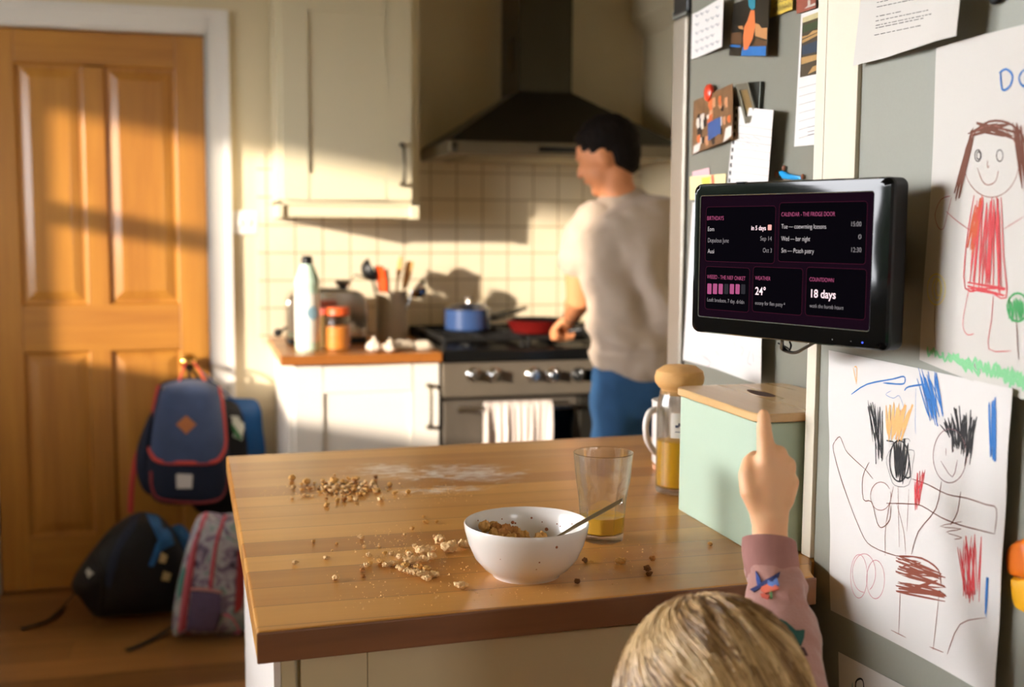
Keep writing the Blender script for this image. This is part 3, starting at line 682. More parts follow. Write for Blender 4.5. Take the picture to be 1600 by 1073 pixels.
def outer_r(z):
    for (r0, z0), (r1, z1) in zip(outer[4:], outer[5:]):
        if z0 <= z <= z1: return r0+(r1-r0)*(z-z0)/(z1-z0)
    return .07
for a, z, r in ((-1.35, .050, .0017), (-1.62, .033, .001), (-1.66, .024, .0007), (-2.3, .035, .0006)):
    R = outer_r(z); b.ball((BC.x+R*cos(a), BC.y+R*sin(a), TZ+z), (r, r*.4, r), 6, Matrix.Rotation(a+pi/2, 4, 'Z'))
b.build('milk_spots', SPOT, bw, weld=False)['label'] = 'brown milk splashes on the bowl'
# little pool of milk
MB().lathe([(0, .0105), (.040, .0115), (.0415, .0118), (0, .0119)], 40, Tb).build('milk', mat('milky residue', (214, 190, 150), .3), bw)

# cereal cluster kinds
CERM = []
for nm, c in (('pale cereal', (240, 196, 140)), ('golden cereal', (224, 172, 98)), ('toasted cereal', (178, 120, 58)), ('dark cereal', (120, 74, 34))):
    CERM.append(mat(nm, c, .75, var=.22, scale=220, bmp=.5, bscale=700))
def cluster_mesh(seed, knobs, mat_i, size=.0065, flat=.72):
    r = random.Random(seed); bm = bmesh.new()
    q = [(0, 0, 0, 1.0)]
    for k in range(knobs): 
        a = r.uniform(0, 2*pi); q.append((cos(a)*r.uniform(.5, 1.25), sin(a)*r.uniform(.4, .9), r.uniform(-.05, .45), r.uniform(.5, .8)))
    for x, y, z, s in q:
        ret = bmesh.ops.create_icosphere(bm, subdivisions=2, radius=s*size, matrix=Matrix.Translation((x*size, y*size, (z+.8)*size*flat)))
    me = bpy.data.meshes.new('cereal_cluster'); bm.to_mesh(me); bm.free()
    o = bpy.data.objects.new('tmp', me); COL.objects.link(o)
    m_ = o.modifiers.new('r', 'REMESH'); m_.mode = 'VOXEL'; m_.voxel_size = size*.16
    m_ = o.modifiers.new('s', 'SMOOTH'); m_.iterations = 2
    bake(o); me = o.data; bpy.data.objects.remove(o)
    for v in me.vertices:
        d = v.co.normalized(); k = nz(v.co, 300, seed)*.42+nz(v.co, 800, seed)*.20; v.co += d*k*size
    zmin = min(v.co.z for v in me.vertices)
    for v in me.vertices: v.co.z -= zmin
    for p in me.polygons: p.use_smooth = True
    me.materials.append(CERM[mat_i]); return me
CM = {mi: [cluster_mesh(10*mi+k, kn, mi) for k, kn in enumerate((0, 1, 2, 3, 4, 5))] for mi in range(4)}
def cluster(x, y, z, s, knobs, mi, label, group, rz=0, tilt=0):
    o = bpy.data.objects.new('cereal_cluster', CM[mi][knobs]); COL.objects.link(o)
    o.location = (x, y, z); o.rotation_euler = (tilt, tilt*.5, rz); o.scale = (s, s, s*(.8 if z <= TZ else 1.1))
    tag(o, label, 'cereal', group); ORG[o.name] = Vector((x, y, z)); return o
rc_ = random.Random(11)
def drop(px, py, wpx, kn, mi, label, group):
    p = onZ(px, py, TZ); D = (p-CAMP).dot(FW); w = wpx*D/F_PX*(1.25 if py > 800 else 1.15)
    nat = .0065*2*(1+.42*min(kn, 3)*.6)
    return cluster(p.x, p.y, TZ, w/nat, kn, mi, label, group, rc_.uniform(0, 6.28))
# inside the bowl
GB = 'cereal clusters left in the bowl'
LB = 'brown soggy cereal cluster heaped inside the white bowl'
rb = random.Random(5)
for lay, cnt, zz in ((0, 34, .018), (1, 34, .0265), (2, 24, .034), (3, 9, .041)):
    for k in range(cnt):
        a = rb.uniform(0, 2*pi); q = sqrt(rb.random()); sh_, rx, ry = ((-.004, .048, .048), (-.012, .044, .048), (-.020, .034, .044), (-.026, .022, .034))[lay]
        x, y = sh_+rx*q*cos(a), .004*lay+ry*q*sin(a)
        R = inner_r(min(.0625, max(.0095, zz+.004)))-.006
        k_ = min(1, R/max(1e-6, sqrt(x*x+y*y))); x *= k_; y *= k_
        cluster(BC.x+x, BC.y+y, TZ+zz+rb.uniform(-.003, .003), rb.uniform(.7, 1.15), rb.choice((0, 1, 2, 3)), rb.choice((1, 2, 2, 1) if lay else (2, 3, 2)), LB, GB, rb.uniform(0, 6), rb.uniform(-.4, .4))

# spoon resting on the rim
S0 = onZ(806, 878, TZ+.018); rimp = onZ(902, 823, TZ+.0655); d = (rimp-S0).normalized(); tipw = rimp
for k in range(200):
    if (tipw-CAMP).dot(RT)/(tipw-CAMP).dot(FW)*F_PX+800 >= 966: break
    tipw = tipw+d*.001
spn = thing('spoon', 'stainless steel teaspoon leaning on the rim of the cereal bowl', 'spoon', S0)
back = S0+d*.020
def spoonribbon():
    b = MB(); P = [back, rimp-d*.04, rimp-d*.015, rimp+Vector((0, 0, .0002)), rimp+d*.03, rimp+d*.06, tipw]
    P = spline(P, 6); N = len(P); rings = []
    for i, p_ in enumerate(P):
        t = i/(N-1); w = .0026+.0020*t**1.5+.0008*max(0, .15-t)*6; 
        if t > .93: w *= sqrt(max(.05, 1-((t-.93)/.07)**2))
        rings.append((p_+Vector((0, 0, .002*sin(pi*t))), w, .0009))
    return b.loft(rings, (0, 1, .25), 16)
SPST = mat('spoon steel', (176, 168, 158), .16, 1.0, var=.05)
spoonribbon().build('handle', SPST, spn)
Mx = Matrix.Translation(back-d*.016+Vector((0, 0, -.001))) @ d.to_track_quat('X', 'Z').to_matrix().to_4x4()
MB().lathe([(0, -.006), (.5, -.0048), (.85, -.0022), (1, 0), (.98, .0004), (.82, -.0014), (.48, -.004), (0, -.0052)], 32, Mx @ Matrix.Diagonal((.019, .0125, 1, 1))).build('spoon_bowl', SPST, spn)

# faceted glass of juice
GC = onZ(941, 843, TZ); Tg = Matrix.Translation((GC.x, GC.y, TZ))
gl = thing('drinking_glass', 'faceted glass tumbler with a little orange juice beside the bowl', 'glass', (GC.x, GC.y, TZ))
GLASS = clear_glass('clear glass', .6)
NF = 10
def facet(a, z):
    aa = ((a+.1) % (2*pi/NF))-pi/NF; zt = .074-.012*(aa*NF/pi)**2
    k = min(1, max(0, (zt-z)/.004)); k = k*k*(3-2*k)
    return 1+k*(cos(pi/NF)/cos(aa)*1.03-1)
go = [(0, 0), (.024, 0), (.0268, .002), (.0278, .008), (.0292, .03), (.0312, .055), (.0320, .060), (.0325, .063), (.0330, .066), (.0335, .069), (.0340, .072), (.0345, .075), (.0358, .085), (.0385, .113), (.0388, .1148)]
gi = [(.0380, .1155), (.0374, .1145), (.0345, .085), (.0322, .072), (.0298, .060), (.0280, .045), (.0262, .022), (.0250, .0125), (.022, .0105), (0, .0098)]
b = MB(); b.lathe(go+gi, 120, Tg, rf=lambda a, z: facet(a, z) if True else 1)
b.build('glass_body', GLASS, gl, angle=25)
JU = mat('orange juice', (255, 196, 66), .25, var=.03, sss=0)
MB().lathe([(0, .0100), (.0222, .0107), (.0253, .0127), (.0264, .022), (.0272, .033), (.0266, .0325), (0, .0322)], 100, Tg, rf=lambda a, z: facet(a, z)*.998).build('juice', JU, gl)

# bread bin
bn = thing('bread_bin', 'sage green metal bread bin with a wooden lid', 'bread bin', (.745, 1.395, TZ))
def rrect(x0, x1, y0, y1, r, n=6):
    P = []
    for cx_, cy_, a0 in ((x1-r, y1-r, 0), (x0+r, y1-r, pi/2), (x0+r, y0+r, pi), (x1-r, y0+r, 1.5*pi)):
        for k in range(n+1): a = a0+k/n*pi/2; P.append((cx_+r*cos(a), cy_+r*sin(a)))
    return P
GREEN = mat('sage green metal', (182, 202, 180), .42, var=.02, scale=3)
MB().prism(rrect(.657, .826, 1.266, 1.520, .020, 8), TZ, 1.064, 2).build('bin_body', GREEN, bn, bevel=.0015, angle=30)
LIDW = wood('lid of pale wood', (238, 204, 150), (196, 146, 88), 1, None, rough=.3, coat=.4)
lid = MB().prism(rrect(.653, .830, 1.262, 1.524, .022, 8), 1.0655, 1.0765, 2).build('lid', LIDW, bn, bevel=.0018, angle=30)
hx, hy = .742, 1.43
q = [(hx+.011*cos(a)*(1-.35*sin(a)), hy+.036*sin(a)) for a in [2*pi*k/28 for k in range(28)]]
MB().prism(q, 1.0758, 1.0769, 2).build('finger_hole', mat('dark hollow', (70, 40, 18), .8), lid, smooth=False)

# tall juice carafe
cf = Vector((.698, 1.605, TZ)); Tc = Matrix.Translation(cf)
cfr = thing('juice_carafe', 'glass carafe of orange juice with a ball shaped cork stopper', 'carafe', cf)
MB().lathe([(0, .002), (.028, .001), (.032, .003), (.0335, .008), (.0335, .13), (.032, .143), (.0295, .151), (.029, .158), (.027, .158), (.0275, .150), (.030, .142), (.0315, .129), (.0315, .014), (.028, .011), (0, .010)], 56, Tc).build('glass_body', GLASS, cfr)
MB().lathe([(0, .0102), (.028, .0112), (.0313, .0142), (.0313, .0815), (.0305, .082), (0, .082)], 48, Tc).build('juice', mat('carafe juice', (250, 186, 30), .3, var=.04), cfr)
MB().lathe([(0, .150), (.0262, .152), (.027, .160), (.031, .163), (.0365, .170), (.0375, .178), (.035, .188), (.024, .1955), (0, .198)], 48, Tc).build('stopper', mat('cork', (214, 164, 100), .75, var=.16, scale=60, bmp=.3, bscale=160), cfr)
def cyl_patch(cx_, cy_, z0, z1, R, a0, a1, n=18): return lambda u, v: (cx_+R*sin(a0+(a1-a0)*u), cy_-R*cos(a0+(a1-a0)*u), z0+(z1-z0)*v)
lb_ = MB().grid(cyl_patch(cf.x, cf.y, TZ+.090, TZ+.128, .0338, -.75, .25), 16, 1).build('label', mat('faint printed label', (232, 226, 216), .5), cfr)
b = MB()
for k, (a, z, w, h) in enumerate([(-.55, .106, .005, .004), (-.42, .108, .003, .005), (-.3, .1045, .004, .003), (-.55, .099, .012, .0012), (-.2, .108, .003, .004)]):
    b.grid(cyl_patch(cf.x, cf.y, TZ+z, TZ+z+h, .0341, a, a+w/.034), 4, 1)
b.build('print', mat('grey blue print', (90, 92, 110), .5), lb_, weld=False)

# mug
mg = Vector((.765, 1.775, TZ)); Tm = Matrix.Translation(mg)
mug = thing('mug', 'tall white mug with a round handle behind the carafe', 'mug', mg)
MB().lathe([(0, .008), (.033, .008), (.036, .011), (.0375, .014), (.0385, .112), (.0395, .115), (.0375, .1165), (.0358, .114), (.0345, .018), (0, .014)], 48, Tm).build('mug_body', CER, mug)
MB().lathe([(0, 0), (.036, 0), (.0365, .0075), (0, .0078)], 40, Tm).build('base', mat('bare terracotta base', (206, 150, 112), .7), mug)
hdv = Vector((-.93, -.36, 0)).normalized()
hp = lambda r, z: mg+hdv*r+Vector((0, 0, z))
MB().tube([hp(.036, .100), hp(.047, .1035), hp(.060, .098), hp(.066, .078), hp(.062, .055), hp(.050, .038), hp(.035, .028)], .0055, 12, 5, side=(.36, -.93, 0)).build('handle', CER, mug)

# scattered clusters and crumbs
GN = 'cereal clusters in the pile left of the bowl'; LN = 'pale golden cereal cluster in the pile just left of the bowl'
near = [(659, 868, 27, 5, 0), (643, 882, 24, 4, 0), (625, 874, 18, 3, 0), (662, 878, 16, 2, 0), (639, 897, 18, 3, 0), (632, 888, 14, 2, 1), (675, 874, 14, 1, 0), (650, 908-8, 20, 4, 0), (661, 903, 20, 4, 0), (677, 902, 13, 1, 0), (668, 893, 13, 2, 1), (668, 908, 12, 1, 0), (613, 884, 13, 2, 0), (602, 886, 15, 3, 0), (596, 882, 8, 0, 1), (592, 878, 6, 0, 1), (655, 890, 12, 1, 1), (628, 893, 9, 0, 0), (622, 889, 9, 1, 0), (640, 870, 9, 0, 0), (676, 861, 8, 0, 0), (612, 868, 7, 0, 0), (648, 856, 7, 0, 0), (637, 864, 6, 0, 1), (573, 886, 9, 1, 0), (566, 893, 7, 0, 2), (567, 902, 7, 1, 2), (578, 884, 7, 0, 1), (601, 867, 6, 0, 1)]
for q in near: drop(*q[:5], LN, GN)
G2 = 'larger cereal clusters touching the bowl'
drop(687, 850, 24, 4, 0, 'knobbly cereal cluster farthest of the three beside the bowl', G2)
drop(702, 863, 30, 5, 0, 'long cereal cluster in front of the other two beside the bowl', G2)
drop(725, 857, 26, 3, 0, 'pale cereal cluster touching the left side of the bowl', G2)
drop(721, 921, 22, 4, 0, 'single round cereal cluster in front of the bowl', None)
GS = 'single clusters on the left part of the worktop'; LS = 'small cereal crumb lying apart on the left half of the worktop'
for q in [(510, 792, 9, 1, 1), (565, 842, 12, 3, 0), (577, 870, 12, 3, 0), (509, 874, 9, 2, 0), (460, 882, 12, 3, 0), (524, 906, 15, 3, 0), (569, 856, 5, 0, 0), (490, 848, 5, 0, 1), (526, 851, 4, 0, 1), (519, 861, 3, 0, 0), (666, 818, 8, 1, 1), (682, 817, 5, 0, 1), (644, 828, 6, 0, 1), (662, 809, 4, 0, 1), (632, 836, 4, 0, 0), (679, 839, 4, 0, 0), (592, 855, 4, 0, 0)]: drop(*q, LS, GS)
GR = 'darker crumbs right of the bowl'
drop(971, 882, 18, 4, 1, 'toasted cereal cluster in front of the glass tumbler', GR)
drop(1011, 892, 15, 3, 3, 'dark brown crumb farther right than the glass, nearer the edge', GR)
drop(1014, 900, 11, 2, 3, 'smallest dark crumb nearest the worktop edge right of the glass', GR)
drop(1020, 876, 12, 2, 2, 'flat brown crumb on the worktop between glass and bread bin', GR)
drop(1110, 852, 10, 3, 1, 'golden crumb beside the foot of the bread bin', GR)
drop(914, 878, 9, 1, 3, 'small dark crumb between the bowl and the glass', GR)
drop(902, 912, 8, 0, 3, 'tiny dark crumb right in front of the bowl', GR)
GF = 'crumbs heaped at the far left of the worktop'; LF = 'golden cereal crumb in the scattered heap at the far left of the worktop'
rf = random.Random(21)
for q in [(543, 763, 12, 4, 0), (562, 764, 10, 3, 0), (549, 758, 11, 3, 0), (533, 771, 9, 3, 0), (571, 755, 10, 4, 0), (556, 752, 14, 4, 1), (582, 760, 16, 4, 0), (574, 768, 12, 3, 1), (591, 769, 10, 2, 1), (521, 757, 16, 5, 1), (480, 757, 18, 3, 1), (456, 751, 14, 2, 1), (515, 768, 11, 2, 2), (553, 768, 9, 2, 1), (616, 773, 11, 3, 1), (638, 771, 9, 1, 1), (609, 760, 9, 1, 1), (595, 783, 15, 3, 0), (527, 784, 8, 1, 1), (538, 783, 9, 1, 2), (535, 754, 9, 2, 1), (587, 748, 6, 0, 3), (510, 763, 9, 2, 0), (500, 771, 7, 1, 1), (566, 759, 7, 1, 0)]: drop(*q, LF, GF)
for k in range(150):
    px = rf.gauss(535, 32); py = rf.gauss(765, 7)
    drop(px, py, rf.uniform(3, 9), rf.choice((1, 2, 3, 4)), rf.choice((0, 0, 1, 1, 2)), LF, GF)
# dust-fine crumbs
def dust(name, label, spots, n, seed):
    r = random.Random(seed); b = MB()
    ico = [(0, 0, 1), (.9, 0, 0), (0, .9, 0), (-.9, 0, 0), (0, -.9, 0), (0, 0, -.3)]
    fs = [(0, 1, 2), (0, 2, 3), (0, 3, 4), (0, 4, 1), (5, 2, 1), (5, 3, 2), (5, 4, 3), (5, 1, 4)]
    for k in range(n):
        cx_, cy_, sx_, sy_ = r.choice(spots); px, py = r.gauss(cx_, sx_), r.gauss(cy_, sy_)
        if not (405 < px < 1150 and 720 < py < 970): continue
        p_ = onZ(px, py, TZ)
        if p_.y < 1.15+.045*p_.x or p_.x > .65 or ((p_.x-BC.x)**2+(p_.y-BC.y)**2) < .05**2: continue
        s = r.uniform(.0004, .0011)*(1 if r.random() < .9 else 1.7)
        b.add([(p_.x+x*s*r.uniform(.7, 1.2), p_.y+y*s, TZ+(z+.3)*s) for x, y, z in ico], fs)
    return tag(b.build(name, CERM[0], smooth=False, weld=False), label, 'crumbs', kind='stuff')
dust('cereal_dust', 'fine pale cereal dust around the piles and the bowl', [(625, 880, 34, 16), (650, 850, 30, 16), (600, 850, 25, 15), (820, 925, 70, 10), (620, 925, 60, 14), (700, 880, 40, 20)], 420, 1)
dust('crumb_dust', 'fine crumbs round the far heap and the floury smear', [(525, 765, 45, 9), (560, 770, 50, 12), (665, 775, 40, 8), (690, 768, 25, 4), (480, 770, 45, 12), (980, 870, 60, 20)], 420, 2)
# ------------------------------------------------------------------ fridge, board, papers, monitor
XF, XB = .84, .72
FRG = mat('grey fridge side', (128, 126, 114), .42, var=.03, scale=250, bmp=.05, bscale=600)
BRD = mat('grey metal board', (150, 150, 138), .42, var=.03, scale=250, bmp=.05, bscale=600)
y0f, y1f = 1.262, 1.915
fr = thing('fridge', 'tall grey fridge covered in notes and photos right of the man', 'fridge', (1.15, 1.6, 0))
ftop = 1.86
MB().box(XF+.0008, 1.48, y0f, y1f, .02, ftop).build('body', FRG, fr, smooth=False, bevel=.003)
MB().box(XF+.006, 1.47, y1f, y1f+.014, .05, ftop-.01).build('door_seal', BLKPL, fr, smooth=False)
dzt = onX(1062, 28, XF).z
d_ = MB().box(XF-.002, 1.485, y1f+.014, y1f+.075, .05, dzt).build('door', mat('silver fridge door', (186, 178, 164), .36, .7, var=.04, scale=12, stretch=(1, 1, .1)), fr, smooth=False, bevel=.006, seg=3)
MB().box(XF-.004, XF+.10, y1f+.004, y1f+.072, dzt+.002, dzt+.05).build('hinge', BLKPL, fr, bevel=.006)
MB().box(XF-.003, 1.48, y1f+.012, y1f+.074, dzt+.0005, dzt+.014).build('hinge_cap', mat('grey plastic cap', (110, 112, 106), .5), fr, smooth=False)
# end panel between the fridge and the board
PANEL = mat('ivory end panel', (224, 213, 192), .5, var=.015, scale=4)
tr = MB().box(.7145, 1.55, 1.2355, 1.257, TZ+.0005, ZC).build('trim_4', PANEL, smooth=False, bevel=.0008); struct(tr)
zlow = onX(1341, 400, XB).z
tr = MB().box(.7148, .85, 1.1662, 1.2352, zlow, ZC).build('trim_5', PANEL, smooth=False, bevel=.0008); struct(tr)
# the grey board: side of the tall unit nearest the camera
bu = thing('tall_unit', 'grey metal sided tall unit at the right, covered in crayon drawings', 'tall unit', (1.1, .8, 0))
MB().box(XB, 1.50, .35, 1.2350, .0, zlow-.001).box(XB, 1.50, .35, 1.1655, zlow-.001, 2.2).build('side_panel', BRD, bu, smooth=False)

# --- paper helpers: sheets lie on a plane X = const and lift off it by their own curl
def surf(x, y, X, lift):
    p_ = onX(x, y, X)
    for k in range(3): p_ = onX(x, y, X-lift(p_))
    return p_
def sheet(name, corners, X, lift, material, label, cat, group=None, nu=24, nv=24, th=.0004):
    (a, b_, c, d) = corners       # TL TR BR BL in picture points
    P4 = [surf(*q, X, lift) for q in (a, b_, c, d)]
    def fn(u, v):
        p_ = P4[0].lerp(P4[1], u).lerp(P4[3].lerp(P4[2], u), 1-v)
        return (X-lift(p_), p_.y, p_.z)
    o = MB().grid(fn, nu, nv).build(name, material, solid=th, weld=False)
    return tag(o, label, cat, group)
def ribbon(b, pts, w, X, lift, eps, taper=.5, sub=3, closed=False):
    pts = [Vector((p_[0], p_[1], 0)) for p_ in pts]
    if sub > 1: pts = spline(pts, sub)
    Q = [surf(p_.x, p_.y, X, lambda q: lift(q)+eps) for p_ in pts]; L = []; R = []; N = len(Q)
    for i, p_ in enumerate(Q):
        t = Q[min(i+1, N-1)]-Q[max(i-1, 0)]; s = Vector((0, -t.z, t.y)); s = s.normalized() if s.length > 1e-7 else Vector((0, 1, 0))
        k = w/2*(.75+.5*abs(noise.noise(p_*400)))*(taper if i in (0, N-1) else 1); L.append(p_+s*k); R.append(p_-s*k)
    o = len(b.v); b.v += [tuple(v) for v in L+R]; b.f += [(o+i, o+i+1, o+N+i+1, o+N+i) for i in range(N-1)]
def marks(parent, name, strokes, w, color, X, lift, eps=.0006, sub=3, rough=.7):
    if name in ('arms', 'legs', 'eyes'):
        return [marks(parent, name[:-1], [st], w, color, X, lift, eps, sub, rough) for st in strokes]
    b = MB()
    for st in strokes: ribbon(b, st, w, X, lift, eps, sub=sub)
    return b.build(name, mat('crayon %s %s %s' % color, color, rough, var=.12, scale=500), parent, smooth=False, weld=False)
def scribble(a0, a1, b0, b1, n, seed, jit=3.0):
    """zigzag between the line a0-a1 and the line b0-b1"""
    r = random.Random(seed); out = []
    for k in range(n+1):
        t = k/n; A = (a0[0]+(a1[0]-a0[0])*t+r.uniform(-jit, jit), a0[1]+(a1[1]-a0[1])*t+r.uniform(-jit*2, jit*2))
        B = (b0[0]+(b1[0]-b0[0])*t+r.uniform(-jit, jit), b0[1]+(b1[1]-b0[1])*t+r.uniform(-jit*2, jit*2))
        out += [A, B]
    return out
def ell(cx_, cy_, rx, ry, a0=0, a1=360, n=22, tilt=0):
    out = []
    for k in range(n+1):
        a = radians(a0+(a1-a0)*k/n); x, y = rx*cos(a), ry*sin(a); out.append((cx_+x*cos(tilt)-y*sin(tilt), cy_+x*sin(tilt)+y*cos(tilt)))
    return out
PAPER = mat('white drawing paper', (220, 215, 210), .8, var=.01, scale=3)
PAPER2 = mat('cool white paper', (208, 202, 194), .8, var=.01, scale=3)
RED, BRN, DBR, BLU, BLA, TAN, GRN, YEL, PNK = (206, 66, 70), (134, 66, 46), (110, 60, 40), (44, 112, 184), (30, 30, 32), (232, 178, 112), (72, 160, 92), (226, 206, 90), (206, 120, 134)

# lower drawing (figures with scribbled hair)
yA = onX(1297, 700, XB).y; yB = onX(1565, 700, XB).y
l2 = lambda p_: .0022+.010*max(0, min(1, (yA-p_.y)/(yA-yB)))**3+.0012*sin(p_.z*30)**2
X2 = XB
dr2 = sheet('crayon_drawing', ((1295, 547), (1582, 607), (1554, 1090), (1298, 953)), X2, l2, PAPER, 'large crayon drawing of several figures, scribbled black hair, lower right', 'drawing', 'drawings on the tall unit')
mk = lambda nm, S, w, c, **k: marks(dr2, nm, S, w, c, X2, l2, **k)
mk('arm_outline', [[(1304, 690), (1302, 704), (1318, 760), (1345, 830), (1362, 853), (1400, 868), (1425, 870)], [(1304, 690), (1312, 682), (1318, 695), (1325, 708), (1352, 733)], [(1352, 733), (1364, 748)], [(1358, 722), (1348, 745), (1349, 780), (1362, 784), (1370, 815), (1378, 824), (1390, 812), (1392, 790)]], .0012, DBR)
mk('round_shape', [ell(1376, 775, 16, 22, -20, 330)], .0009, BRN)
mk('brown_sash', [[(1385, 786), (1420, 787), (1440, 790), (1470, 808), (1500, 820), (1530, 828), (1554, 834)], [(1425, 748), (1450, 757), (1480, 772), (1510, 778), (1540, 788), (1557, 795), (1554, 834)], [(1501, 768), (1496, 800), (1485, 820)], [(1471, 752), (1462, 795), (1435, 830), (1424, 866)]], .0013, DBR)
mk('tunic_lines', [[(1396, 760), (1384, 820), (1383, 868)], [(1403, 760), (1405, 855)], [(1401, 786), (1412, 830), (1415, 866)], [(1420, 764), (1417, 830)]], .0008, BRN)
mk('brown_skirt', [scribble((1402, 870), (1400, 925), (1472, 895), (1478, 938), 11, 3, 4), [(1405, 868), (1440, 872), (1466, 890), (1470, 912)], scribble((1405, 880), (1432, 930), (1440, 884), (1474, 925), 6, 4, 4)], .0021, BRN)
mk('legs', [[(1407, 915), (1404, 990)], [(1468, 920), (1458, 1015)], [(1392, 984), (1416, 996)], [(1452, 1010), (1474, 1019)], [(1540, 965), (1500, 975), (1480, 1022)]], .0010, BRN)
mk('black_hair_left', [scribble((1357, 630), (1364, 632), (1372, 700), (1378, 706), 5, 8, 2.5), scribble((1367, 632), (1378, 640), (1370, 722), (1380, 716), 5, 9, 2), [(1356, 625), (1364, 690)]], .0014, BLA)
mk('tan_patch', [scribble((1384, 634), (1424, 636), (1386, 682), (1408, 688), 12, 10, 3)], .0034, TAN)
mk('tan_mark', [[(1335, 573), (1339, 575), (1338, 600)], [(1333, 574), (1338, 598)]], .002, TAN)
mk('black_face', [scribble((1398, 692), (1416, 690), (1400, 738), (1410, 752), 12, 12, 3), [(1385, 688), (1396, 690)], ell(1405, 720, 15, 32, 0, 360), [(1420, 715), (1422, 745), (1410, 742), (1414, 730)]], .0022, BLA)
mk('head_outline', [[(1400, 690), (1385, 715), (1390, 740), (1398, 758), (1420, 757), (1426, 725), (1428, 704), (1412, 704)], [(1392, 694), (1402, 690), (1418, 685), (1422, 690)]], .0007, (70, 60, 60))
mk('blue_line', [[(1330, 616), (1355, 600), (1395, 592), (1412, 588), (1414, 596), (1408, 600), (1380, 598)], [(1413, 610), (1420, 604), (1446, 600)]], .0020, BLU)
mk('blue_scribble', [scribble((1436, 588), (1462, 580), (1452, 650), (1474, 652), 9, 14, 4), scribble((1432, 580), (1452, 590), (1460, 668), (1472, 650), 4, 15, 3)], .0018, BLU)
mk('blue_bar', [scribble((1545, 632), (1556, 624), (1548, 712), (1554, 718), 8, 16, 2)], .0020, BLU)
mk('blue_tick', [scribble((1541, 900), (1544, 903), (1538, 960), (1540, 962), 3, 17, 1)], .0014, BLU)
mk('thin_blue', [[(1431, 606), (1430, 660), (1431, 678)], [(1393, 610), (1384, 616), (1396, 622), (1405, 618), (1412, 636)]], .0006, BLU)
mk('smiling_face', [ell(1484, 712, 26, 42, 0, 360, 26), [(1470, 720), (1488, 745), (1496, 718)], [(1478, 700), (1478, 712)], [(1490, 702), (1489, 706)]], .0010, (150, 110, 110))
mk('black_hair', [scribble((1472, 660), (1520, 650), (1482, 682), (1512, 722), 16, 18, 5), scribble((1484, 640), (1524, 645), (1500, 690), (1516, 715), 9, 19, 5)], .0019, BLA)
mk('red_scribble', [scribble((1428, 750), (1448, 730), (1428, 790), (1436, 788), 7, 20, 4)], .0014, RED)
mk('red_column', [scribble((1500, 850), (1530, 845), (1508, 935), (1524, 930), 10, 21, 6)], .0017, RED)
mk('pink_spiral', [ell(1342, 900, 13, 34, 0, 380), ell(1350, 895, 18, 30, 90, 420), ell(1368, 905, 14, 30, 30, 390)], .0008, PNK)
mk('brown_tip', [scribble((1502, 812), (1504, 838), (1470, 818), (1490, 840), 2, 24, 2)], .0008, BRN)

# upper drawing (girl in a red dress)
yA1 = onX(1450, 300, XB).y
l1 = lambda p_: .0050+.004*abs(sin((p_.y-yA1)*18))+.0015*sin(p_.z*22)
X1 = XB
dr1 = sheet('crayon_drawing', ((1463, 75), (1670, 20), (1670, 652), (1437, 562)), X1, l1, PAPER2, 'crayon drawing of a girl in a red dress with brown hair', 'drawing', 'drawings on the tall unit', 30, 34)
mk = lambda nm, S, w, c, **k: marks(dr1, nm, S, w, c, X1, l1, **k)
mk('face', [ell(1549, 252, 43, 56, 0, 365, 30), [(1527, 262), (1535, 283), (1545, 289), (1556, 282), (1560, 266)], [(1543, 250), (1543, 262), (1546, 258)]], .0010, (150, 96, 80))
mk('eyes', [ell(1528, 243, 5, 9), ell(1562, 243, 5, 9), ell(1529, 243, 3, 6)], .0011, (80, 70, 70))
mk('hair', [scribble((1518, 212), (1520, 205), (1494, 300), (1496, 310), 5, 30, 3), scribble((1516, 215), (1532, 196), (1560, 190), (1598, 215), 5, 31, 4), [(1519, 208), (1545, 190), (1575, 192), (1598, 212), (1606, 250)], scribble((1585, 195), (1592, 200), (1598, 290), (1606, 305), 5, 32, 3)], .0026, DBR)
mk('dress', [[(1522, 305), (1510, 380), (1508, 450), (1540, 452), (1572, 465), (1568, 400), (1564, 308)], scribble((1526, 310), (1564, 315), (1512, 445), (1568, 460), 13, 33, 5), scribble((1512, 440), (1514, 452), (1568, 448), (1570, 462), 4, 34, 3)], .0018, RED)
mk('dress_shading', [scribble((1534, 300), (1524, 330), (1518, 395), (1514, 390), 7, 35, 4)], .0022, (196, 84, 44))
mk('arms', [[(1516, 360), (1495, 345), (1478, 330)], [(1485, 306), (1470, 312), (1461, 335), (1466, 355), (1474, 357), (1480, 335), (1487, 308)], [(1568, 358), (1600, 338)]], .0010, (170, 84, 78))
mk('legs', [[(1514, 452), (1506, 490), (1505, 512), (1512, 523), (1522, 521)], [(1552, 462), (1549, 500), (1545, 545), (1580, 548)]], .0009, RED)
mk('yellow_flower', [ell(1463, 452, 14, 24), ell(1464, 452, 7, 17), ell(1466, 450, 4, 12)], .0014, YEL)
mk('flower_stem', [[(1461, 476), (1460, 510), (1462, 545)], [(1588, 500), (1590, 540), (1592, 562)]], .0011, (120, 70, 60))
mk('green_flower', [scribble((1574, 468), (1600, 464), (1578, 496), (1600, 494), 8, 36, 4), ell(1590, 480, 16, 22)], .0024, GRN)
mk('grass', [scribble((1448, 546), (1610, 585), (1450, 552), (1612, 612), 30, 37, 3), scribble((1480, 552), (1610, 590), (1500, 575), (1600, 605), 18, 38, 3)], .0036, (134, 204, 146))
mk('blue_letters', [[(1563, 112), (1566, 140), (1578, 134), (1582, 118), (1572, 108), (1561, 114)], [(1598, 110), (1592, 122), (1598, 134), (1610, 130), (1612, 112), (1598, 110)]], .0026, BLU)

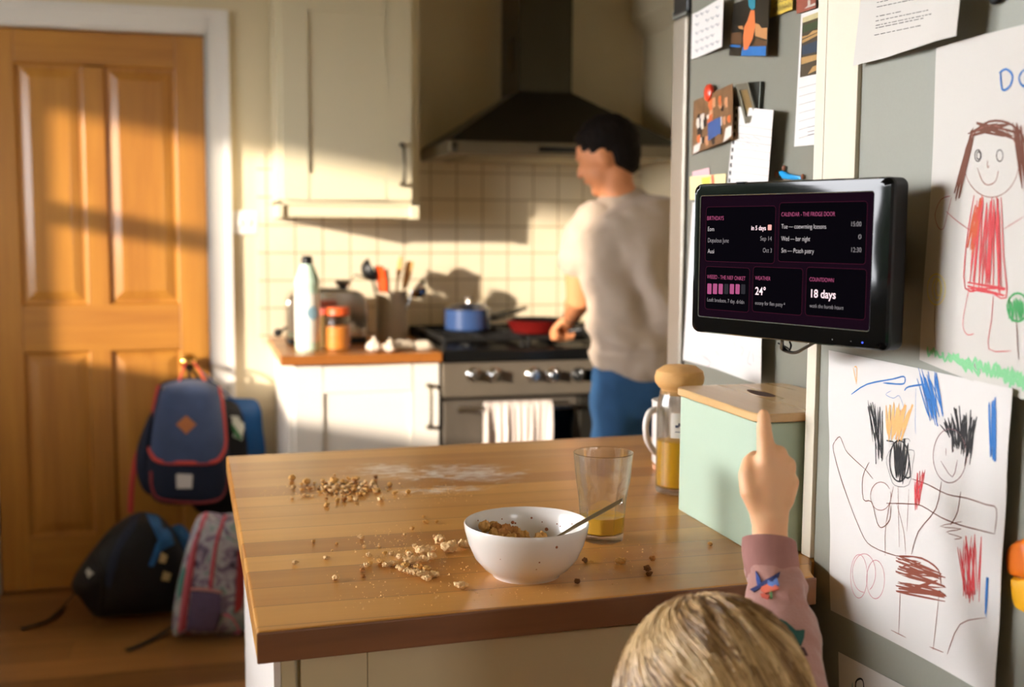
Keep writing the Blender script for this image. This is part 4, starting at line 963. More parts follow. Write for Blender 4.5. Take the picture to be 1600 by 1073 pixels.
# third drawing at the lower edge
l3 = lambda p_: .002
dr3 = sheet('crayon_drawing', ((1310, 1018), (1500, 1118), (1500, 1330), (1315, 1250)), XB, l3, PAPER, 'corner of a white drawing at the bottom edge of the tall unit', 'drawing', 'drawings on the tall unit')
marks(dr3, 'black_line', [[(1338, 1085), (1337, 1066), (1344, 1060), (1349, 1066), (1350, 1090)]], .0026, BLA, XB, l3)
marks(dr3, 'teal_mark', [[(1332, 1066), (1331, 1085)]], .002, (60, 150, 150), XB, l3)

# printed sheet at the top
lp = lambda p_: .006+.016*max(0, min(1, (onX(1400, 60, XB).y-p_.y)*9))
ps = sheet('printed_sheet', ((1352, -60), (1512, -110), (1494, 56), (1333, 103)), .7135, lp, PAPER2, 'typed letter held over the cream panel at the top', 'paper')
b = MB(); rp = random.Random(4)
INK = mat('printed ink', (70, 66, 62), .7)
for k, (y, x0, x1) in enumerate([(-30, 1372, 1460), (-16, 1372, 1470), (2, 1370, 1385), (9, 1370, 1442), (24, 1369, 1404), (31, 1368, 1450), (38, 1368, 1452), (42, 1368, 1440), (53, 1366, 1435)]):
    x = x0
    while x < x1:
        w = rp.uniform(3, 9); s = -.21*(x-x0); ribbon(b, [(x, y+s+2), (x+w*.5, y+s+2-.1*w), (x+w, y+s+2-.21*w)], .0009, .7135, lp, .0006, 1, 1); x += w+rp.uniform(1.2, 2.2)
b.build('text_lines', INK, ps, smooth=False, weld=False)

# orange and yellow magnet at the right edge, dark magnet above
mgn = thing('fridge_magnet', 'orange and yellow popsicle shaped magnet at the right edge', 'magnet', onX(1590, 950, XB))
P_ = [onX(*q, XB-.0002) for q in [(1577, 868), (1581, 852), (1592, 844), (1612, 846), (1614, 905), (1596, 902), (1582, 899), (1578, 885)]]
MB().inflate(spline(P_+[P_[0]], 4)[:-1], (-1, 0, 0), .007, 6, 3).build('orange_top', mat('orange plastic', (238, 120, 26), .4), mgn)
P_ = [onX(*q, XB-.0003) for q in [(1583, 900), (1596, 903), (1614, 906), (1612, 955), (1600, 956), (1590, 948), (1585, 925)]]
MB().inflate(spline(P_+[P_[0]], 4)[:-1], (-1, 0, 0), .006, 6, 3).build('yellow_end', mat('yellow plastic', (246, 180, 30), .4), mgn)
dm = onX(1562, -3, XB); tag(MB().ball((XB-.004, dm.y, dm.z), (.004, .009, .006), 10).build('fridge_magnet', BLKPL), 'small dark magnet at the top right above the girl drawing', 'magnet')

# ---- fridge notes
def flat(d0): return lambda p_: d0
FN = 'notes and photos on the fridge side'
lft = lambda y0, k=.02: (lambda p_: .0025+k*max(0, y0-p_.y)**1.0)
def yat(x, y=200): return onX(x, y, XF).y
s = sheet('handwritten_note', ((1082, 22), (1131, -6), (1128, 73), (1080, 93)), XF, lft(yat(1090), .12), PAPER, 'small white note with blue handwriting at the top left of the fridge', 'note', FN)
b = MB(); rp = random.Random(9)
for k in range(5):
    for x0 in range(1086, 1124, 8):
        y = 26+13.5*k-(x0-1086)*.42
        if rp.random() < .8: ribbon(b, [(x0, y), (x0+2, y-3), (x0+3, y+1), (x0+6, y-4)], .0014, XF, lft(yat(1090), .12), .0006, 1, 2)
b.build('handwriting', mat('blue grey ink', (60, 70, 96), .7), s, smooth=False, weld=False)
def patches(parent, name, polys, color, X, lift, eps=.0006):
    if len(polys) > 1:
        return [patches(parent, {'white_patches': 'white_patch', 'orange_patches': 'orange_patch', 'dark_patches': 'dark_patch', 'skin_patches': 'skin_patch'}.get(name, name), [P], color, X, lift, eps) for P in polys]
    b = MB()
    for P in polys:
        Q = [surf(*q, X, lambda p_: lift(p_)+eps) for q in P]; b.add(Q, [tuple(range(len(Q)))])
    return b.build(name, mat('print %s %s %s' % color, color, .45, var=.15, scale=90), parent, smooth=False, weld=False)
lf = lft(yat(1145), .10)
s = sheet('photo_print', ((1146, 6), (1203, -14), (1199, 88), (1139, 87)), XF, lf, mat('dark photo', (36, 32, 26), .3, var=.4, scale=30), 'photo of an outstretched hand over a blue cloth', 'photo', FN)
patches(s, 'blue_cloth', [[(1160, 73), (1197, 72), (1196, 87), (1158, 87)], [(1140, 70), (1157, 71), (1157, 74), (1140, 73)]], (40, 110, 180), XF, lf, .0005)
patches(s, 'hand', [[(1173, 16), (1179, 16), (1180, 40), (1176, 60), (1168, 77), (1162, 78), (1161, 60), (1163, 42), (1168, 32)]], (222, 120, 66), XF, lf, .0009)
patches(s, 'forearm', [[(1179, 36), (1186, 38), (1190, 44), (1199, 43), (1198, 62), (1180, 56)], [(1153, 41), (1160, 40), (1162, 46), (1155, 45)]], (190, 136, 86), XF, lf, .0007)
patches(s, 'teal_shape', [[(1169, -10), (1180, -10), (1180, 12), (1175, 16), (1170, 11)]], (40, 130, 150), XF, lf, .0011)
patches(s, 'brown_table', [[(1142, 52), (1158, 50), (1160, 68), (1141, 69)], [(1182, 60), (1198, 64), (1198, 72), (1174, 74)]], (92, 64, 38), XF, lf, .0004)
lf2 = lft(yat(1205), .06)
s = sheet('yellow_card', ((1207, -20), (1240, -34), (1238, 15), (1203, 28)), XF, lf2, mat('yellow card', (206, 176, 70), .6, var=.05), 'small yellow card with black lettering at the top edge of the fridge', 'card', FN)
b = MB()
for x0 in range(1208, 1236, 5): ribbon(b, [(x0, 21-(x0-1208)*.35), (x0+1, 12-(x0-1208)*.35), (x0+3, 20-(x0-1208)*.35), (x0+4, 10-(x0-1208)*.35)], .0012, XF, lf2, .0006, 1, 2)
for x0 in range(1210, 1236, 6): ribbon(b, [(x0, 8-(x0-1208)*.35), (x0+3, 4-(x0-1208)*.35), (x0+5, 6-(x0-1208)*.35)], .0012, XF, lf2, .0006, 1, 2)
b.build('lettering', INK, s, smooth=False, weld=False)
lf3 = lft(yat(1243), .03)
s = sheet('photo_print', ((1244, -40), (1275, -50), (1275, 12), (1245, 22)), XF, lf3, mat('reddish photo', (150, 84, 66), .35, var=.3, scale=40), 'reddish photo corner above the calendar strip on the fridge', 'photo', FN)
patches(s, 'white_mark', [[(1256, 14), (1274, 8), (1274, 4), (1266, 8), (1266, 0), (1262, 0), (1262, 9)]], (200, 190, 180), XF, lf3)
lc = lft(yat(1250), .015)
s = sheet('calendar_strip', ((1252, 22), (1281, 12), (1276, 226), (1241, 229)), XF, lc, PAPER, 'tall calendar strip with a landscape photo half behind the cream panel', 'calendar', FN)
patches(s, 'landscape', [[(1254, 31), (1280, 22), (1279, 115), (1250, 121)]], (66, 54, 34), XF, lc, .0004)
patches(s, 'sky_band', [[(1254, 28), (1280, 18), (1280, 27), (1254, 36)]], (196, 182, 136), XF, lc, .0007)
patches(s, 'sand_band', [[(1253, 63), (1280, 50), (1280, 54), (1253, 68)], [(1252, 90), (1280, 84), (1280, 92), (1252, 101)], [(1253, 57), (1262, 55), (1270, 48), (1280, 46), (1280, 49), (1253, 61)], [(1262, 116), (1270, 104), (1280, 100), (1280, 108)]], (176, 138, 84), XF, lc, .0007)
patches(s, 'foliage_band', [[(1254, 40), (1280, 31), (1280, 42), (1254, 52)]], (50, 66, 34), XF, lc, .0007)
patches(s, 'water_band', [[(1253, 72), (1280, 62), (1280, 80), (1253, 86)]], (40, 56, 74), XF, lc, .0007)
b = MB()
for y in range(130, 215, 13): ribbon(b, [(1248, y+8), (1262, y+4), (1278, y)], .0006, XF, lc, .0006, 1, 1)
for y in (196, 203, 208): ribbon(b, [(1262, y+3), (1276, y)], .001, XF, lc, .0006, 1, 1)
b.build('ruled_lines', mat('grey ink', (130, 124, 122), .7), s, smooth=False, weld=False)
# collage photo with red magnet
lk = lft(yat(1085), .07)
s = sheet('photo_print', ((1084, 158), (1145, 130), (1145, 216), (1081, 242)), XF, lk, mat('warm collage photo', (120, 86, 56), .35, var=.5, scale=60), 'crowded colourful group photo under the round red magnet', 'photo', FN)
rr = random.Random(12)
for nm, c, n_ in (('white_patches', (216, 204, 190), 9), ('orange_patches', (204, 104, 52), 7), ('dark_patches', (44, 30, 22), 9), ('skin_patches', (200, 142, 102), 8)):
    Pz = []
    for k in range(n_):
        x, y = rr.uniform(1088, 1138), 0; y = rr.uniform(165, 225)-(x-1084)*.45; w, h = rr.uniform(3, 7), rr.uniform(6, 15)
        Pz.append([(x, y), (x+w, y-w*.4), (x+w*.8+1, y+h), (x+w*.3, y+h+2), (x-1, y+h*.6)])
    patches(s, nm, Pz, c, XF, lk, .0005+.0002*len(nm)/14)
patches(s, 'blue_shirt', [[(1106, 192), (1126, 182), (1126, 208), (1106, 220)]], (52, 84, 140), XF, lk, .0009)
patches(s, 'white_corner', [[(1084, 228), (1095, 222), (1092, 236), (1083, 240)], [(1134, 200), (1143, 196), (1143, 212), (1130, 222)]], (220, 210, 200), XF, lk, .001)
rm = surf(1108, 145, XF, lambda q: .0075)
tag(MB().lathe([(0, 0), (.0135, 0), (.015, .003), (.0135, .0065), (.008, .009), (0, .0098)], 32, Matrix.Translation((XF-.0045, rm.y, rm.z)) @ Matrix.Rotation(-pi/2, 4, 'Y')).build('round_magnet', mat('red plastic', (214, 58, 26), .32, coat=.3)), 'round red magnet holding the group photo on the fridge', 'magnet')
# notebook page with clip
ln = lft(yat(1150), .12)
s = sheet('notebook_page', ((1149, 166), (1209, 172), (1199, 300), (1135, 300)), XF, ln, PAPER, 'spiral notebook page hanging from the metal clip', 'note', FN)
b = MB()
for k in range(11):
    y = 174+k*12; x = 1151.5-(y-166)*.104; P5 = [surf(x+q[0], y+q[1], XF, lambda p_: ln(p_)+.0005) for q in ((-1.2, -3), (1.6, -3.6), (1.6, 3), (-1.2, 3.4))]; b.add(P5, [(0, 1, 2, 3)])
b.build('punched_holes', mat('dark gap', (40, 38, 36), .8), s, smooth=False, weld=False)
b = MB()
for k in range(9): ribbon(b, [(1153-k*1.4, 196+k*12), (1180-k*1.2, 199+k*12), (1206-k, 203+k*12)], .0005, XF, ln, .0006, 1, 1)
b.build('ruled_lines', MATS['grey ink'], s, smooth=False, weld=False)
b = MB()
for (x, y) in ((1157, 216), (1164, 215), (1170, 217), (1177, 215), (1183, 218), (1158, 226), (1166, 224), (1172, 227), (1180, 228)): ribbon(b, [(x, y), (x+2, y-2), (x+4, y+1), (x+6, y-1)], .0006, XF, ln, .0007, 1, 2)
b.build('handwriting', MATS['grey ink'], s, smooth=False, weld=False)
cl = thing('bulldog_clip', 'grey metal bulldog clip pinching the notebook page', 'clip', surf(1170, 190, XF, flat(.005)))
P_ = [surf(*q, XF, flat(.0008)) for q in ((1174, 128), (1194, 127), (1190, 188), (1170, 190))]
CLM = mat('clip metal', (128, 126, 112), .35, .7, var=.08, scale=40)
q = MB(); q.add([p_ for p_ in P_]+[p_+Vector((-.006, 0, 0)) for p_ in P_], [(0, 1, 2, 3), (7, 6, 5, 4), (0, 4, 5, 1), (1, 5, 6, 2), (2, 6, 7, 3), (3, 7, 4, 0)]); q.build('back_jaw', mat('dark clip metal', (70, 72, 66), .35, .7), cl, smooth=False, bevel=.001)
def plate(P4, inset, t):
    A = [Vector(p_) for p_ in P4]; c = sum(A, Vector())/4; I = [c+(p_-c)*inset for p_ in A]; n_ = Vector((-t, 0, 0)); b = MB()
    b.add(A+I+[p_+n_ for p_ in A]+[p_+n_ for p_ in I], [f for k in range(4) for f in ((k, (k+1) % 4, 4+(k+1) % 4, 4+k), (8+k, 12+k, 12+(k+1) % 4, 8+(k+1) % 4), (k, 8+k, 8+(k+1) % 4, (k+1) % 4), (4+k, 4+(k+1) % 4, 12+(k+1) % 4, 12+k))]); return b
P_ = [surf(*q, XF, flat(.014 if i < 2 else .009)) for i, q in enumerate(((1151, 131), (1170, 129), (1187, 190), (1166, 193)))]
j = plate(P_, .66, .0025).build('front_jaw', CLM, cl, smooth=False, bevel=.0006)
P_ = [surf(*q, XF, flat(.0125 if i < 2 else .009)) for i, q in enumerate(((1155, 138), (1168, 137), (1180, 184), (1168, 186)))]
MB().quad(*P_).build('inner_plate', mat('brassy clip plate', (168, 146, 100), .3, .8, var=.2, scale=50), j, smooth=False, solid=.0006)
# sticky notes at the lower left, blue magnet, lower white sheet
ly = flat(.003)
s = sheet('sticky_note', ((1078, 276), (1134, 271), (1134, 310), (1078, 312)), XF, ly, mat('cream sticky note', (238, 220, 160), .7), 'cream yellow sticky note above the monitor left corner', 'note', FN)
patches(s, 'yellow_blot', [[(1096, 278), (1110, 276), (1108, 296), (1098, 298)]], (244, 208, 90), XF, ly)
patches(s, 'red_blot', [[(1111, 274), (1115, 273), (1116, 288), (1112, 290)]], (220, 110, 80), XF, ly, .0008)
s = sheet('sticky_note', ((1082, 268), (1108, 262), (1110, 280), (1082, 284)), XF, flat(.0015), mat('pink sticky note', (226, 176, 180), .7), 'pink sticky note peeping out behind the cream one', 'note', FN)
P_ = [surf(*q, XF, flat(.0045)) for q in ((1216, 268), (1222, 266), (1232, 271), (1250, 275), (1252, 280), (1238, 281), (1222, 279))]
bm_ = thing('bird_magnet', 'small bright blue magnet with brown ends just above the monitor', 'magnet', P_[6])
MB().inflate(P_, (-1, 0, 0), .004, 5, 2.5).build('blue_body', mat('bright blue plastic', (30, 150, 214), .35), bm_)
b = MB()
for x, y, r in ((1213, 272, 3.5), (1225, 263, 3), (1254, 276, 2.5)): p_ = surf(x, y, XF, flat(.003)); b.ball(p_, (.003, r*.0011, r*.0016), 8)
b.build('brown_ends', mat('brown clay', (134, 84, 60), .6), bm_, weld=False)
lw = lambda p_: .003+.020*max(0, min(1, (yat(1120, 560)-p_.y)*6))
s = sheet('white_sheet', ((1082, 316), (1192, 330), (1189, 601), (1067, 562)), XF, lw, PAPER, 'big white drawing sheet hanging behind the monitor on the fridge', 'drawing', FN)
marks(s, 'pink_marks', [[(1172, 548), (1168, 565), (1174, 570)], [(1176, 552), (1178, 566)], [(1098, 556), (1110, 566), (1104, 574)]], .0012, (196, 150, 160), XF, lw)
marks(s, 'grey_marks', [[(1118, 520+28), (1124, 556)], [(1156, 540), (1162, 546), (1158, 556)], [(1146, 530), (1150, 548)]], .001, (170, 168, 170), XF, lw)

# ------------------------------------------------------------------ monitor
mL, mR = Vector((.562, 1.258, 0)), Vector((.660, 1.004, 0))
MU = (mR-mL).normalized(); MW = (mR-mL).length; MN = Vector((MU.y, -MU.x, 0)).normalized()
if MN.x > 0: MN = -MN
MV = Vector((0, 0, 1)); mz0, mz1 = 1.180, 1.3535
MO = Vector((mL.x, mL.y, mz0)); MH = mz1-mz0
def mp_(u, v, n_=0): return MO+MU*u+MV*v+MN*n_
def mpx(x, y):
    d = ray(x, y); t = (MO-CAMP).dot(MN)/d.dot(MN); p_ = CAMP+d*t-MO; return p_.dot(MU), p_.dot(MV)
mon = thing('wall_monitor', 'small glossy black monitor showing a family calendar, mounted on the tall unit', 'monitor', mp_(MW/2, 0, -.02))
def rr2(u0, u1, v0, v1, r, n=6): return rrect(u0, u1, v0, v1, r, n)
def mprism(poly, n0, n1, name, material, parent, **k):
    N = len(poly); vs = [mp_(a, b_, n0) for a, b_ in poly]+[mp_(a, b_, n1) for a, b_ in poly]
    return MB().add(vs, [tuple(range(N))[::-1], tuple(range(N, 2*N))]+[(i, (i+1) % N, N+(i+1) % N, N+i) for i in range(N)]).build(name, material, parent, **k)
GLB = mat('piano black bezel', (8, 9, 10), .06, var=.05, spec=.2)
mprism(rr2(0, MW, 0, MH, .009), -.026, -.0008, 'housing', mat('matte black casing', (12, 13, 14), .5), mon, bevel=.004, seg=3, angle=30)
s0 = [mpx(*q) for q in ((1096, 312), (1362, 297), (1362, 513), (1096, 494))]
su0, su1 = (s0[0][0]+s0[3][0])/2, (s0[1][0]+s0[2][0])/2; sv0, sv1 = (s0[2][1]+s0[3][1])/2, (s0[0][1]+s0[1][1])/2
# bezel: ring with rounded outer edge
A = rr2(.0006, MW-.0006, .0006, MH-.0006, .0085); Bq = rr2(su0-.002, su1+.002, sv0-.002, sv1+.002, .0035)
b = MB(); N = len(A)
lv = [(A, -.0012), ([(a+(MW/2-a)*.010, c+(MH/2-c)*.016) for a, c in A], .0020), ([(a*.55+q*.45, c*.55+w*.45) for (a, c), (q, w) in zip(A, Bq)], .0022), (Bq, .0021), (Bq, -.0005)]
vs = [mp_(a, c, n_) for L_, n_ in lv for a, c in L_]
b.add(vs, [(j*N+k, j*N+(k+1) % N, (j+1)*N+(k+1) % N, (j+1)*N+k) for j in range(len(lv)-1) for k in range(N)]).build('bezel', GLB, mon, angle=60)
b = MB(); I1 = rr2(su0-.0021, su1+.0021, sv0-.0021, sv1+.0021, .0036); I2 = rr2(su0-.0012, su1+.0012, sv0-.0012, sv1+.0012, .003)
b.add([mp_(a, c, .0022) for a, c in I1]+[mp_(a, c, .0016) for a, c in I2], [(k, (k+1) % N, N+(k+1) % N, N+k) for k in range(N)]).build('bezel_edge', mat('polished bezel edge', (150, 160, 160), .2, .8), mon)
scr = mprism(rr2(su0-.0015, su1+.0015, sv0-.0015, sv1+.0015, .003), -.0008, .0008, 'screen', mat('lit dark screen', (12, 6, 12), .25, var=.2, emit=(34, 12, 28), estr=.3, spec=0), mon, smooth=False)
def glow(name, c, e=1.0): return mat(name, tuple(x*.3 for x in c), .4, var=0, emit=c, estr=e, spec=0)
G_PAN = glow('screen card black', (9, 7, 12), .6); G_LINE = glow('screen card outline', (84, 30, 52), .6); G_PINK = glow('pink screen text', (196, 92, 136), .9)
G_WHITE = glow('white screen text', (222, 212, 214), .95); G_GREY = glow('grey screen text', (176, 168, 172), .8); G_BRI = glow('bright screen text', (255, 224, 230), 1.1)
G_BAR = glow('pink bar', (176, 84, 130), .85); G_BARD = glow('dark bar', (52, 50, 56), .6)
def card(px0, py0, px1, py1, name='card'):
    (u0, va), (u1, vb), (u2, vc), (u3, vd) = [mpx(*q) for q in (px0, py0, px1, py1)] if False else [mpx(*px0), mpx(*py0), mpx(*px1), mpx(*py1)]
    a0, a1 = (u0+u3)/2, (u1+u2)/2; b0, b1 = (vc+vd)/2, (va+vb)/2; r = .004
    O = rr2(a0, a1, b0, b1, r); I = rr2(a0+.00045, a1-.00045, b0+.00045, b1-.00045, r-.00045); N = len(O)
    k = MB().add([mp_(a, c, .00100) for a, c in O], [tuple(range(N))]).build('card', G_PAN, scr, smooth=False)
    MB().add([mp_(a, c, .00115) for a, c in O]+[mp_(a, c, .00115) for a, c in I], [(i, (i+1) % N, N+(i+1) % N, N+i) for i in range(N)]).build('card_outline', G_LINE, scr, smooth=False)
card((1104, 325), (1213, 319), (1212, 410), (1103, 410))
card((1218, 319), (1356, 311), (1355, 411), (1217, 411))
card((1103, 417), (1172, 417), (1172, 488), (1103, 483))
card((1177, 417), (1255, 418), (1255, 492), (1177, 488))
card((1260, 418), (1355, 419), (1354, 499), (1260, 494))
def stext(s, px, py, hpx, material, wpx=None, right=False, bold=False, name='screen_text'):
    u, v = mpx(px, py); _, v2 = mpx(px, py-hpx); h = v2-v
    c = bpy.data.curves.new(name, 'FONT'); c.body = s; c.size = h/.70; c.fill_mode = 'BOTH'; c.offset = -h*.018
    if bold: c.offset = h*.02
    o = bpy.data.objects.new('tmp', c); COL.objects.link(o); bpy.context.view_layer.update()
    dg = bpy.context.evaluated_depsgraph_get(); me = bpy.data.meshes.new_from_object(o.evaluated_get(dg)); bpy.data.objects.remove(o)
    if not me.vertices: return
    x1 = max(p_.co.x for p_ in me.vertices); sx_ = .80
    if wpx:
        u2, _ = mpx(px-wpx if right else px+wpx, py); sx_ = abs(u2-u)/x1
    b = MB(); off = -x1*sx_ if right else 0
    b.add([mp_(u+off+p_.co.x*sx_, v+p_.co.y, .0014) for p_ in me.vertices], [tuple(f.vertices) for f in me.polygons])
    bpy.data.meshes.remove(me); return b.build(name, material, scr, smooth=False, weld=False)
T = stext
T('BIRTHDAYS', 1106, 344, 6.5, G_PINK, 26); T('Eom', 1107, 361, 7, G_WHITE, 10); T('Dopulous June', 1107, 378.5, 7, G_GREY, 33); T('Ausi', 1107, 395.5, 7, G_WHITE, 10)
T('in 5 days', 1198, 359.5, 7, G_BRI, 23, True, True); T('Sep 14', 1207, 376, 7, G_GREY, 18, True); T('Oct 3', 1207, 394.5, 7, G_GREY, 14, True)
u, v = mpx(1201, 359.5); u2, v2 = mpx(1207, 351)
MB().add([mp_(a, c, .0014) for a, c in rr2(u, u2, v, v2, .0008)], [tuple(range(28))]).build('gift_icon', glow('gift icon', (250, 170, 160), 1.0), scr, smooth=False)
T('CALENDAR - THE FRIDGE DOOR', 1222, 338, 6.5, G_PINK, 84)
T('Tue — coewrning lcesons', 1222, 357, 7.2, G_WHITE, 70); T('Wed — bar night', 1222, 376, 7.2, G_WHITE, 45); T('Sm — Pcach patry', 1222, 394.5, 7.2, G_WHITE, 51)
T('15:00', 1347, 353.5, 7.5, G_GREY, 17, True); T('0', 1347, 373.5, 7.5, G_GREY, 5, True); T('12:30', 1347, 394, 7.5, G_GREY, 17, True)
T('WEEED - THE NIEF ONKET', 1106, 435, 6.2, G_PINK, 60)
T('Loaft bredoon, 7 day. drildn', 1106, 470.5, 6, G_GREY, 58)
for k in range(7):
    x = 1106.3+k*8.8; (u, v), (u2, v2) = mpx(x, 459), mpx(x+6.9, 443+k*.2)
    P = rr2(u, u2, v, v2, .0011); MB().add([mp_(a, c, .0014) for a, c in P], [tuple(range(len(P)))]).build('chart_bar', G_BARD if k in (3, 6) else G_BAR, scr, smooth=False)
T('WEATHER', 1181, 437, 6.2, G_PINK, 24); T('24°', 1181, 460, 12, G_BRI, 16.5, bold=True); T('eoony for fien patty *', 1181, 475.5, 6, G_GREY, 47)
T('COUNTDOWN', 1266, 439, 6.2, G_PINK, 38); T('18 days', 1266, 464, 12.5, G_BRI, 41, bold=True); T('wotk the hurob hours', 1266, 480, 6.2, G_GREY, 53)
for px, py, c, e in ((1350, 535, (60, 80, 255), 3.0), (1303, 530, (200, 200, 200), .25), (1332, 533, (150, 150, 150), .1)):
    u, v = mpx(px, py); MB().ball(mp_(u, v, .0026), .00075 if e > 1 else .0005, 8).build('status_light', mat('led %s' % px, c, .4, var=0, emit=c, estr=e), mon)
u, v = mpx(1150, 287); MB().add([mp_(a, c, 0) for a, c in rr2(u, u+.012, MH-.0002, MH+.0006, .0002)]+[mp_(a, c, -.006) for a, c in rr2(u, u+.012, MH-.0002, MH+.0006, .0002)], [tuple(range(28)), tuple(range(28, 56))]+[(i, (i+1) % 28, 28+(i+1) % 28, 28+i) for i in range(28)]).build('button', BLKPL, mon, smooth=False)
# bracket from the housing to the board
cb = mp_(MW*.62, MH*.5, -.026); MB().cyl(cb, (XB-.0002, cb.y-.01, cb.z), .018, 20).cyl((XB-.012, cb.y-.01, cb.z), (XB-.0003, cb.y-.01, cb.z), .03, 24).build('wall_bracket', BLKPL, mon)
q0 = mp_(mpx(1205, 530)[0], .002, -.018); q1 = mp_(mpx(1268, 535)[0], .002, -.018)
cbl = MB(); mid = dep(1238, 550, (q0-CAMP).dot(FW))
cbl.tube([q0+Vector((0, 0, .006)), q0+Vector((0, 0, -.004)), dep(1222, 545, 1.36), dep(1241, 551, 1.33), dep(1258, 543, 1.29), q1+Vector((0, 0, .004))], .0019, 8, 6)
cbl.tube([q0+Vector((0, 0, .004)), dep(1224, 540, 1.355), dep(1232, 548, 1.35), dep(1236, 540, 1.34), dep(1234, 534, 1.34)], .0012, 8, 6)
cbl.tube([dep(1216, 536, 1.36), dep(1228, 542, 1.35), dep(1234, 546, 1.34)], .0010, 6, 5)
cbl.build('cable', mat('black cable', (10, 10, 10), .35), mon, weld=False)
# ------------------------------------------------------------------ bags by the door
from mathutils.bvhtree import BVHTree
def bvh(*objs):
    out = []
    for o in objs:
        me = o.data; w = ORG[o.name]; out.append(BVHTree.FromPolygons([v.co+w for v in me.vertices], [tuple(p.vertices) for p in me.polygons]))
    return out
def hit(trees, x, y, lift=0):
    d = ray(x, y).normalized(); best = None
    for t in trees:
        q = t.ray_cast(CAMP, d)
        if q[0] is not None and (best is None or q[3] < best[3]): best = q
    if best is None:
        for t in trees:
            p0 = CAMP+d*3.9; q = t.find_nearest(p0); return q[0]-d*lift
    return best[0]-d*lift
def outline(px, Y, sub=4, zmin=None):
    P = spline([onY(x, y, Y) for x, y in px+[px[0]]], sub)[:-1]
    if zmin is not None:
        for p_ in P: p_.z = max(p_.z, zmin)
    return P
def decal(trees, poly, lift, name, material, parent, n=6):
    """small patch laid on a bag: polygon of picture points projected to its surface"""
    c = (sum(p_[0] for p_ in poly)/len(poly), sum(p_[1] for p_ in poly)/len(poly)); N = len(poly); vs = []; fs = []
    for j in range(n):
        q = 1-j/n
        for p_ in poly: vs.append(hit(trees, c[0]+(p_[0]-c[0])*q, c[1]+(p_[1]-c[1])*q, lift))
    vs.append(hit(trees, *c, lift))
    for j in range(n-1):
        for k in range(N): fs.append((j*N+k, j*N+(k+1) % N, (j+1)*N+(k+1) % N, (j+1)*N+k))
    for k in range(N): fs.append(((n-1)*N+k, (n-1)*N+(k+1) % N, n*N))
    return MB().add(vs, fs).build(name, material, parent, weld=False, solid=.0015)
def piping(trees, px, r, name, material, parent, lift=.001, sub=4):
    pts = spline([Vector((x, y, 0)) for x, y in px], sub)
    return MB().tube([hit(trees, p_.x, p_.y, lift) for p_ in pts], r, 8, 1).build(name, material, parent)
def soften(amp, s, seed=1):
    return lambda p_: (p_.x+amp*nz(p_, s, seed), p_.y+amp*nz(p_, s, seed+5), p_.z+amp*.6*nz(p_, s, seed+9))
NAVY = mat('navy canvas', (60, 76, 110), .85, var=.38, scale=12, bmp=.3, bscale=160, sheen=.2)
NAVY2 = mat('dark navy canvas', (26, 34, 54), .85, var=.35, scale=12, bmp=.3, bscale=160)
CORAL = mat('coral red webbing', (204, 74, 66), .7, var=.1, scale=20)
BLKC = mat('black nylon', (10, 12, 18), .6, var=.3, scale=14, bmp=.25, bscale=90)
# black bag and blue bag behind
YB2 = 4.232
bk = thing('tote_bag', 'black bag hanging behind the navy backpack, white and green tag', 'bag', onY(340, 800, YB2))
o1 = MB().inflate(outline([(300, 612), (352, 622), (376, 640), (386, 690), (386, 760), (372, 798), (336, 803), (300, 790), (280, 700)], YB2), (0, -1, 0), .028, 8, 2.5, .006).build('bag_body', BLKC, bk, post=soften(.004, 9))
tr_ = bvh(o1)
tg = decal(tr_, [(372, 650), (382, 648), (398, 656), (392, 684), (378, 688), (364, 682)], .012, 'tag', mat('white green tag', (226, 232, 222), .6), bk)
decal(bvh(tg), [(364, 680), (378, 684), (390, 680), (386, 692), (372, 692), (363, 688)], .003, 'green_print', mat('green print', (70, 140, 88), .6), bk, 3)
MB().tube([onY(300, 612, YB2), onY(296, 585, YB2), (kc.x, YB2+.02, kc.z-.012), onY(330, 615, YB2)], .006, 8, 5).build('strap', BLKC, bk)
bl = thing('shopping_bag', 'bright blue plastic bag hanging beside the door frame', 'bag', onY(396, 740, 4.258))
MB().inflate(outline([(350, 622), (378, 622), (403, 627), (410, 660), (415, 720), (412, 790), (380, 795), (350, 780)], 4.258), (0, -1, 0), .012, 8, 2.2, .006).build('bag_body', mat('blue plastic film', (18, 96, 170), .28, var=.25, scale=20, bmp=.5, bscale=24), bl, post=soften(.003, 22, 3))
MB().tube([onY(365, 625, 4.258), (kc.x+.03, 4.258, kc.z-.02), (kc.x+.005, 4.268, kc.z+.014), (kc.x-.02, 4.258, kc.z-.02)], .003, 6, 6).build('strap', mat('blue strap', (18, 84, 150), .4), bl)
# navy backpack on the door knob
YN_ = 4.165
np_ = thing('backpack', 'navy backpack with coral trim and tan diamond patch hung on the door knob', 'backpack', onY(292, 787, YN_))
body = MB().inflate(outline([(248, 602), (262, 594), (300, 590), (336, 597), (348, 616), (356, 660), (358, 720), (355, 762), (340, 785), (298, 789), (252, 786), (232, 770), (225, 738), (230, 690), (238, 640)], YN_), (0, -1, 0), .11, 12, 3.2, .028).build('bag_body', NAVY2, np_, post=soften(.008, 8, 2))
MB().inflate(outline([(238, 640), (228, 660), (214, 700), (214, 740), (226, 768), (240, 760)], YN_-.02), (0, -1, 0), .05, 6, 2.5, .025).build('side_pocket', NAVY2, np_)
tr_ = bvh(body)
fl = decal(tr_, [(q.x, q.y) for q in spline([Vector(p_+(0,)) for p_ in [(247, 603), (300, 593), (344, 606), (349, 640), (353, 690), (348, 712), (334, 722), (290, 723), (248, 721), (233, 710), (230, 690), (238, 640), (247, 603)]], 5)[:-1]], .010, 'flap', NAVY, np_, 10)
tf = bvh(fl)
